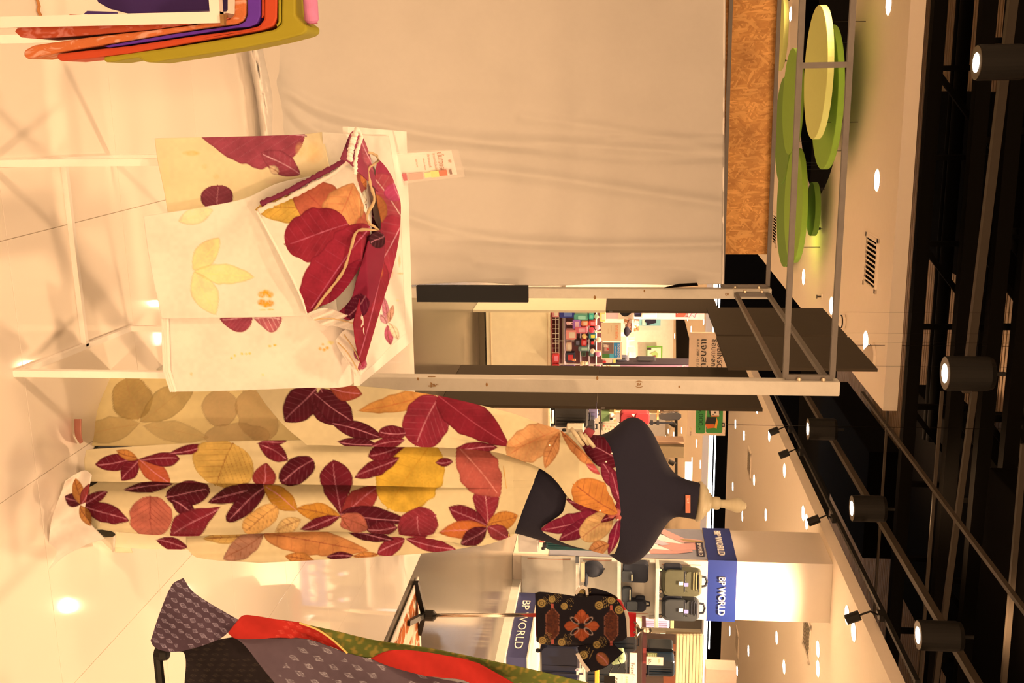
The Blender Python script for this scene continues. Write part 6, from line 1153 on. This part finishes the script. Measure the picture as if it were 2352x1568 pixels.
t, p = goods('pouch', 'black zipped pouch standing on the middle shelf', 'pouch', 1428, 1364); rb(t, 'pouch_body', 1429, 1451, 1345, 1384, .16, .08, M_BK2, 7); rb(t, 'zip', 1446, 1448, 1352, 1380, .205, .006, M_CHR, 1)
t, p = goods('small_backpack', 'small black backpack lying at the right of the middle shelf', 'backpack', 1434, 1388); rb(t, 'bag_body', 1434, 1484, 1374, 1402, .15, .13, M_BK1, 9); rb(t, 'front_pocket', 1440, 1464, 1380, 1402, .225, .03, M_BK2, 6); b_ = MB(); b_.tube([gx(1482, 1380), gx(1492, 1383), gx(1492, 1390), gx(1482, 1391)], .012, 6); b_.build('handle', M_BK1, t)
rb(t, 'flap', 1460, 1482, 1368, 1378, .12, .06, M_BK1, 4)
def wheelpack(y0, y1, m, lab, mstrap=M_BK1, ht=1618):
    t, p = goods('wheeled_backpack', lab, 'backpack', 1517, (y0 + y1) / 2); w = y1 - y0
    rb(t, 'bag_body', 1520, ht - 12, y0 + 2, y1 - 2, .17, .20, m, 13); rb(t, 'lower_pocket', 1528, 1574, y0 + 5, y1 - 4, .285, .04, m, 9); rb(t, 'upper_pocket', 1576, ht - 20, y0 + 8, y1 - 6, .28, .03, m, 8); rb(t, 'side_pocket', 1524, 1566, y0 - 6, y0 + 6, .18, .12, mstrap, 6)
    for x in (1572, ht - 18): rb(t, 'zip', x, x + 2, y0 + 7, y1 - 7, .305, .006, M_BK1, 1)
    for k in range(3): rb(t, 'ridge', ht - 30 + k * 6, ht - 27 + k * 6, y0 + 10, y1 - 12, .29, .03, mstrap if m is not M_OLB else C_((120, 96, 54), .75), 2)
    b_ = MB(); yc = (y0 + y1) / 2; b_.tube([gx(ht - 14, yc - 12), gx(ht - 2, yc - 10), gx(ht + 2, yc), gx(ht - 2, yc + 10), gx(ht - 14, yc + 12)], .016, 8); b_.build('handle', M_BK1, t)
    for y in (y0 + 6, y1 - 10):
        b_ = MB(); b_.lathe(gx(1517, y, .26), [(.016, -.014), (.03, -.01), (.03, .01), (.016, .014)], 14, ax=E1); b_.build('wheel', M_BLK, t)
        b_ = MB(); b_.lathe(gx(1517, y, .275), [(.018, -.002), (.018, .002)], 12, ax=E1); b_.build('wheel_hub', M_CHR, t)
    rb(t, 'swing_tag', 1559, 1569, yc, yc + 9, .315, .004, M_TAGP, 1); rb(t, 'swing_tag', 1571, 1581, yc + 3, yc + 12, .318, .004, M_TAGV, 1)
wheelpack(1302, 1368, M_OLB, 'olive green wheeled backpack on the top shelf, left of the dark one', ht=1622); wheelpack(1369, 1424, C_((48, 42, 34), .7, rough=.7), 'dark grey wheeled backpack on the top shelf, right of the olive one', ht=1617)
# ---- bust stand with a printed shirt
ds_ = 7.5
sf = G(955, 1412); shs = thing('bust_stand', 'tailor bust on a thin steel pole and black tripod feet, in a red cover', 'bust', (sf.x, sf.y, 0))
for x, y in ((949, 1336), (957, 1456), (930, 1431)):
    q = G(x, y); b_ = MB(); b_.bar(Vector((sf.x, sf.y, .06)), Vector((q.x, q.y, .02)), .035); b_.build('foot', M_LAMP, shs)
D7 = sf.y; s7 = D7 / F
b_ = MB(); b_.tube([Vector((sf.x, sf.y, .05)), P(1260, 1412, D7)], .014, 10); b_.build('pole', M_CHR, shs, smooth=True); b_ = MB(); b_.lathe(Vector((sf.x, sf.y, .05)), [(.04, 0), (.04, .08), (.02, .1)], 14); b_.build('collar', M_LAMP, shs)
M_RB = C_((190, 24, 22), .8, rough=.8)
b_ = MB(); n_ = []
for x, hw in ((1232, 50), (1260, 55), (1320, 50), (1390, 56), (1425, 48), (1436, 26), (1440, 19), (1460, 18)): n_.append((hw * s7, (x - 1232) * s7))
b_.lathe(P(1232, 1416, D7), n_, 28, sy=.55); b_.build('bust_body', M_RB, shs, smooth=True)
b_ = MB(); b_.lathe(P(1460, 1446, D7), [(19 * s7, 0), (17 * s7, 3 * s7), (9 * s7, 8 * s7), (4 * s7, 12 * s7), (5 * s7, 24 * s7), (7 * s7, 34 * s7), (5 * s7, 36 * s7)], 20); b_.build('finial', M_CHR, shs, smooth=True)
b_ = MB(); b_.lathe(P(1438, 1443, D7), [(20 * s7, 0), (19 * s7, 22 * s7)], 22, sy=.8); b_.build('neck', M_RB, shs, smooth=True)
for k in range(10): b_ = MB(); a = k * .63; b_.ball(P(1461 - (k % 3) * 2, 1446 + 18 * math.cos(a), D7 - .04 * abs(math.sin(a)) - .03), .008, n=8); b_.build('sequin', M_CHR, shs)
shirt = thing('printed_shirt', 'black batik shirt with an orange flower on the chest and cream cuffs, on the bust', 'shirt', tuple(P(1232, 1416, D7 - .1)))
BLK_ = (30, 21, 19); OF = (186, 82, 42)
cx_, cy_ = 1336, 1437
flower = []
for ang, L2, w2, c in ((0, 40, 11, OF), (180, 40, 11, OF), (90, 35, 10, OF), (270, 38, 10, OF), (62, 30, 8, (176, 76, 38)), (118, 30, 8, (176, 76, 38)), (242, 30, 8, (176, 76, 38)), (298, 30, 8, (176, 76, 38))):
    a = math.radians(ang); flower.append((cx_ + 5 * math.cos(a), cy_ + 5 * math.sin(a), cx_ + L2 * math.cos(a), cy_ + L2 * math.sin(a), w2, c, 'o', (120, 44, 24)))
def orn(C, X, Y):
    def mix(m, c):
        return C * (1 - m[..., None]) + np.array(obs(c)) * m[..., None]
    for ang in (38, 142, 218, 322):   # pale outlined loops between the petals
        a = math.radians(ang); u = (X - cx_) * math.cos(a) + (Y - cy_) * math.sin(a); v = -(X - cx_) * math.sin(a) + (Y - cy_) * math.cos(a); e = np.sqrt(((u - 20) / 11) ** 2 + (v / 5) ** 2); C = mix(.7 * np.exp(-((e - 1) / .14) ** 2), (190, 140, 104))
    C = mix(.95 * np.exp(-((np.hypot(X - cx_, Y - cy_) / 7) ** 4)), (30, 22, 20))
    for gx_, gy_ in ((1269, 1432), (1404, 1436)):      # red woven lozenges
        u = np.abs(X - gx_) / 15; v = np.abs(Y - gy_) / 38; e = np.maximum(u, 0) + np.clip(v - .55, 0, 9) * 2.2
        m = (e < 1) * (.30 + .5 * vn(X, Y, 3, 91)) * .8; C = mix(m, (120, 54, 26)); C = mix(.5 * np.exp(-((e - 1) / .1) ** 2) * (vn(X, Y, 2, 92) > .35), (176, 96, 60)); C = mix(.8 * ((u < .2) & (np.abs(Y - gy_) > 36) & (np.abs(Y - gy_) < 46)), (196, 84, 56))
    for (ox, oy, r) in ((1244, 1385, 9), (1296, 1392, 7), (1376, 1390, 9), (1422, 1400, 9), (1371, 1480, 8), (1334, 1362, 6), (1340, 1504, 9), (1246, 1470, 8), (1290, 1474, 8), (1404, 1378, 8), (1268, 1376, 7)):   # gold medallions and wings
        d_ = np.hypot(X - ox, Y - oy); th = np.arctan2(Y - oy, X - ox); m = np.exp(-((d_ - r * .85) / 1.5) ** 2) + np.exp(-((d_ - r * .3) / 1.3) ** 2) + .8 * (d_ < r * .85) * (np.abs(np.sin(th * 4)) < .25)
        d2 = np.hypot(X - ox - 12, (Y - oy + 6) * .8); m = m + .75 * (d2 < 11) * (np.abs(np.sin((X - ox) * .9 + (Y - oy) * .4)) < .3) * (vn(X, Y, 4, 93) > .35)
        C = mix(np.clip(m, 0, .8), (186, 134, 62))
    return np.clip(C, .003, .95)
def shd(X, Y): return D7 - .03 - .13 * np.sqrt(np.clip(1 - ((Y - 1418) / 62) ** 2, 0, 1))
sheet('shirt_body', [[(1229, 1362), (1231, 1415), (1232, 1472)], [(1240, 1359), (1244, 1415), (1244, 1478)], [(1290, 1364), (1290, 1418), (1290, 1484)], [(1326, 1369), (1330, 1420), (1332, 1484)], [(1380, 1368), (1382, 1420), (1384, 1478)], [(1415, 1376), (1416, 1424), (1414, 1474)], [(1432, 1400), (1434, 1430), (1430, 1470)], [(1438, 1424), (1439, 1440), (1440, 1462)]], 190, 130, shirt, BLK_, flower, dfun=shd, post=orn, disp=lambda X, Y: .008 * np.sin(Y / 9), E=.75)
sheet('sleeve', [[(1322, 1372), (1326, 1362), (1336, 1352), (1350, 1368)], [(1350, 1372), (1352, 1356), (1360, 1350), (1372, 1374)], [(1380, 1376), (1384, 1362), (1392, 1358), (1402, 1380)], [(1404, 1384), (1412, 1368), (1418, 1372), (1424, 1392)]], 60, 40, shirt, BLK_, (), dfun=lambda X, Y: D7 - .02 - .05 * np.exp(-((Y - 1362) / 9) ** 2), post=orn, E=.75)
sheet('sleeve', [[(1326, 1486), (1330, 1500), (1344, 1526), (1358, 1542)], [(1350, 1478), (1356, 1496), (1372, 1520), (1386, 1534)], [(1380, 1472), (1388, 1488), (1402, 1506), (1412, 1516)], [(1404, 1468), (1412, 1480), (1424, 1492), (1432, 1498)]], 70, 60, shirt, BLK_, [(1396, 1526, 1372, 1500, 12, (150, 80, 44), 'r')], dfun=lambda X, Y: D7 - .04 + 0 * X, disp=lambda X, Y: -.03 * np.sin((Y - 1480) / 20), post=orn, E=.75)
M_CF = C_((226, 186, 136), .85, rough=.8)
def cuffline(pts, w, nm='cuff'):
    b_ = MB()
    pp = [P(x, y, D7 - .09) for x, y in pts]
    for a_, c_ in zip(pp, pp[1:]):
        t_ = (c_ - a_).normalized(); n2 = t_.cross(FW).normalized(); b_.prism([a_ - n2 * w, c_ - n2 * w, c_ + n2 * w, a_ + n2 * w], FW * .02)
    b_.build(nm, M_CF, shirt)
cuffline([(1326, 1501), (1336, 1520), (1352, 1541)], 4 * s7); cuffline([(1322, 1364), (1332, 1350), (1340, 1348)], 3.4 * s7); cuffline([(1340, 1348), (1348, 1354), (1349, 1367)], 3.0 * s7)
cuffline([(1436, 1402), (1441, 1420), (1441, 1440), (1443, 1462)], 4.5 * s7, 'collar_band')
b_ = MB(); b_.ball(P(1334, 1368, D7 - .05), 14 * s7, sx=.7, sz=1.0); b_.build('sleeve_opening', C_((26, 18, 18), .7), shirt, smooth=True)
# rug on the floor
rc = G(956, 1324); n_, k_ = 150, 120
uu, vv = np.meshgrid(np.linspace(0, 1.75, n_), np.linspace(0, 1.35, k_), indexing='ij')
Wp = np.array(rc)[None, None] - uu[..., None] * np.array(E1) + vv[..., None] * np.array(E2); Wp[..., 2] = .012
edge = np.minimum(np.minimum(uu, 1.75 - uu), np.minimum(vv, 1.35 - vv))
Cc = np.ones(uu.shape + (3,)) * np.array(obs((168, 74, 22), .75)); X_, Y_ = uu * 260, vv * 260
sw = np.abs(np.sin(X_ / 13 + 3 * np.sin(Y_ / 17)) + np.cos(Y_ / 11 + 2.4 * np.sin(X_ / 19))); m = (sw < .22) * .9
Cc = Cc * (1 - m[..., None]) + np.array(obs((232, 184, 120))) * m[..., None]; m = (np.abs(edge - .25) < .05) * .85; Cc = Cc * (1 - m[..., None]) + np.array(obs((236, 190, 120))) * m[..., None]
m = (edge < .05) * .95; Cc = Cc * (1 - m[..., None]) + np.array(obs((240, 200, 140))) * m[..., None]; m = ((edge > .07) & (edge < .085)) * .8; Cc = Cc * (1 - m[..., None]) + np.array(obs((90, 34, 16))) * m[..., None]
rug = grid_mesh('rug', Wp, Cc, M_CLOTH, None, solid=.01); tag(rug, 'orange-brown rug with cream scroll pattern on the floor under the shirt stand', 'rug')
# luggage around the shirt
suitcase(1240, 1330, 1478, 1580, 12.0, (20, 26, 40), 'large navy suitcase on the lettered base right of the shirt', rib=5, E=1.3)
t = bpy.data.objects['suitcase.00%d' % 5] if False else None
s = sign('price_tag', 1324, 1342, 1534, 1551, 11.85, (236, 190, 150), 'white price tag hanging on the navy suitcase below the right cuff', t=.006, E=.85); flat(s, 1330, 1339, 1545, 1550, 11.85, (70, 50, 50))
s = sign('price_tag', 1322, 1330, 1536, 1541, 11.83, (190, 150, 130), 'small grey tag left of the white tag on the navy suitcase', t=.006, E=.8); flat(s, 1324, 1328, 1537, 1540, 11.83, (120, 90, 80))
suitcase(1395, 1462, 1448, 1500, 12.9, (34, 32, 30), 'black suitcase behind the right shoulder of the shirt', rib=4); suitcase(1345, 1440, 1508, 1580, 12.6, (30, 32, 30), 'glossy black suitcase at the right frame edge under the fifty sign', rib=4)
t = thing('scarf_bundle', 'pale green scarf bundle beside the right sleeve of the shirt', 'scarf', tuple(P(1405, 1505, 12.3))); 
for k in range(5): b_ = MB(); b_.tube([P(1404 + k * 5, 1494 - k, 12.2), P(1414 + k * 4, 1506 + k, 12.15), P(1408 + k * 5, 1520 - k, 12.2)], .04, 8); b_.build('fold', C_((150, 140, 84), .75), t, smooth=True)
t = thing('helmet_shell', 'pale grey rounded luggage shell at the right of the sleeve', 'luggage', tuple(P(1370, 1528, 12.3))); piece('shell', 1370, 1393, 1515, 1536, 12.3, .2, C_((170, 150, 150), .75), t, r=.06); piece('zip', 1380, 1382, 1515, 1536, 12.29, .02, M_BLK, t)
piece('orange_strip', 1366, 1376, 1526, 1580, 12.2, .05, C_((250, 150, 40), .95), None, lab='bright orange strip between the black cases at the right edge', cat='strip', bev=.01)
for i, (x, y) in enumerate(((1402, 1530), (1420, 1524), (1432, 1540))):
    b_ = MB(); b_.tube([P(x, y - 10, 12.1), P(x + 6, y, 12.1), P(x - 2, y + 14, 12.1)], .006, 6); tag(b_.build('strap', M_BLK), 'thin black strap among the cases at the right edge, %s of three' % ['lowest', 'middle', 'highest'][i], 'strap')
piece('case_stack', 1412, 1450, 1456, 1560, 13.2, .3, C_((30, 28, 26), .65), None, lab='black stacked cases behind the travel board', cat='cases', bev=.02)
s = sign('travel_board', 1446, 1463, 1496, 1580, 12.0, (226, 178, 136), 'cream board with grey travel lettering at the right frame edge', E=.8); put(s, 'Traveline', 1454, 1542, 12.0, (96, 70, 56), 9, 46)
s = sign('price_sign', 1400, 1453, 1545, 1590, 11.7, (234, 184, 132), 'cream price sign reading fifty at the right frame edge', E=.82); put(s, '50', 1412, 1562, 11.7, (44, 34, 36), 12, 15); put(s, 'ราคาพิเศษ', 1441, 1570, 11.7, (224, 130, 50), 6, 36); put(s, 'ลดสูงสุด', 1429, 1558, 11.7, (130, 90, 60), 2.5, 14)
us = thing('luggage_shelf', 'dark wooden luggage shelf bay with black suitcases below the slatted canopy', 'shelf', base_of(1476, 1450, 1580, 13.6))
piece('back_board', 1395, 1555, 1452, 1580, 14.2, .05, C_((60, 38, 24), .7), us); piece('shelf_board', 1475, 1484, 1454, 1580, 13.3, .5, C_((70, 30, 24), .7), us); piece('yellow_edge', 1476, 1483, 1455, 1472, 13.28, .02, C_((246, 184, 40), .9), us); piece('red_edge', 1476, 1484, 1486, 1525, 13.28, .02, C_((120, 40, 30), .75), us); piece('side_panel', 1395, 1608, 1448, 1453, 13.3, .08, C_((110, 84, 54), .7), us); piece('rear_frame', 1525, 1552, 1492, 1580, 13.9, .2, C_((120, 56, 28), .7), us)
suitcase(1488, 1546, 1487, 1514, 13.7, (48, 44, 36), 'dark grey suitcase at the back of the upper luggage shelf', rib=3); suitcase(1486, 1549, 1515, 1556, 13.5, (34, 44, 46), 'dark teal suitcase on the upper luggage shelf', rib=6)
s = sign('price_card', 1485, 1523, 1508, 1528, 13.2, (240, 186, 132), 'small price card reading fifty on the upper luggage shelf', E=.85); put(s, '50.-', 1492, 1519, 13.2, (40, 30, 30), 7, 14); put(s, 'พิเศษ', 1514, 1518, 13.2, (220, 130, 60), 4, 12)
s = sign('info_card', 1486, 1509, 1499, 1510, 13.3, (130, 116, 60), 'olive info card behind the small price card on the luggage shelf', E=.75)
for k in range(4): flat(s, 1489 + k * 5, 1492 + k * 5, 1501, 1508, 13.3, (196, 180, 110))
cn = thing('slatted_canopy', 'cream slatted canopy above the dark luggage shelf', 'canopy', base_of(1552, 1453, 1580, 13.2))
for k in range(8): piece('slat', 1553 + k * 7.6, 1559.4 + k * 7.6, 1454, 1590, 13.2, .05, C_((232, 180, 116), .82), cn, bev=.006)
piece('canopy_back', 1552, 1614, 1454, 1590, 13.28, .03, C_((150, 104, 60), .7), cn)
piece('goods_stand', 1200, 1471, 1409, 1447, 15.9, .3, C_((226, 180, 130), .8), None, lab='cream stand under the pink suitcase behind the pillar shelves', cat='stand')
pk = suitcase(1476, 1538, 1408, 1446, 15.9, (206, 160, 158), 'pale pink ribbed suitcase behind the top shelf at the right', rib=7, E=1.2)
s = sign('bag_sign', 1463, 1477, 1411, 1444, 15.6, (220, 176, 110), 'tan label card with dark print beside the pink suitcase', E=.8); put(s, 'BOP', 1472, 1422, 15.6, (90, 60, 40), 5, 9)
piece('shop_partition', 1400, 1610, 1408, 1450, 16.6, .2, C_((56, 40, 24), 1.5), None, lab='brown partition behind the pink suitcase right of the pillar', cat='partition')
piece('tan_block', 1540, 1548, 1410, 1447, 15.9, .2, C_((170, 140, 80), .75), None, lab='tan block above the pink suitcase', cat='block', bev=.01)
piece('right_wall_panel', 1622, 1690, 1535, 1600, 17, .3, C_((196, 140, 98), .7), None, lab='beige wall block at the right edge above the slatted canopy', cat='wall panel')
if False: piece('red_strip', 1619, 1622, 1420, 1545, 20, .1, C_((150, 20, 20), .8), None, lab='thin red strip below the light strips at the right', cat='strip')
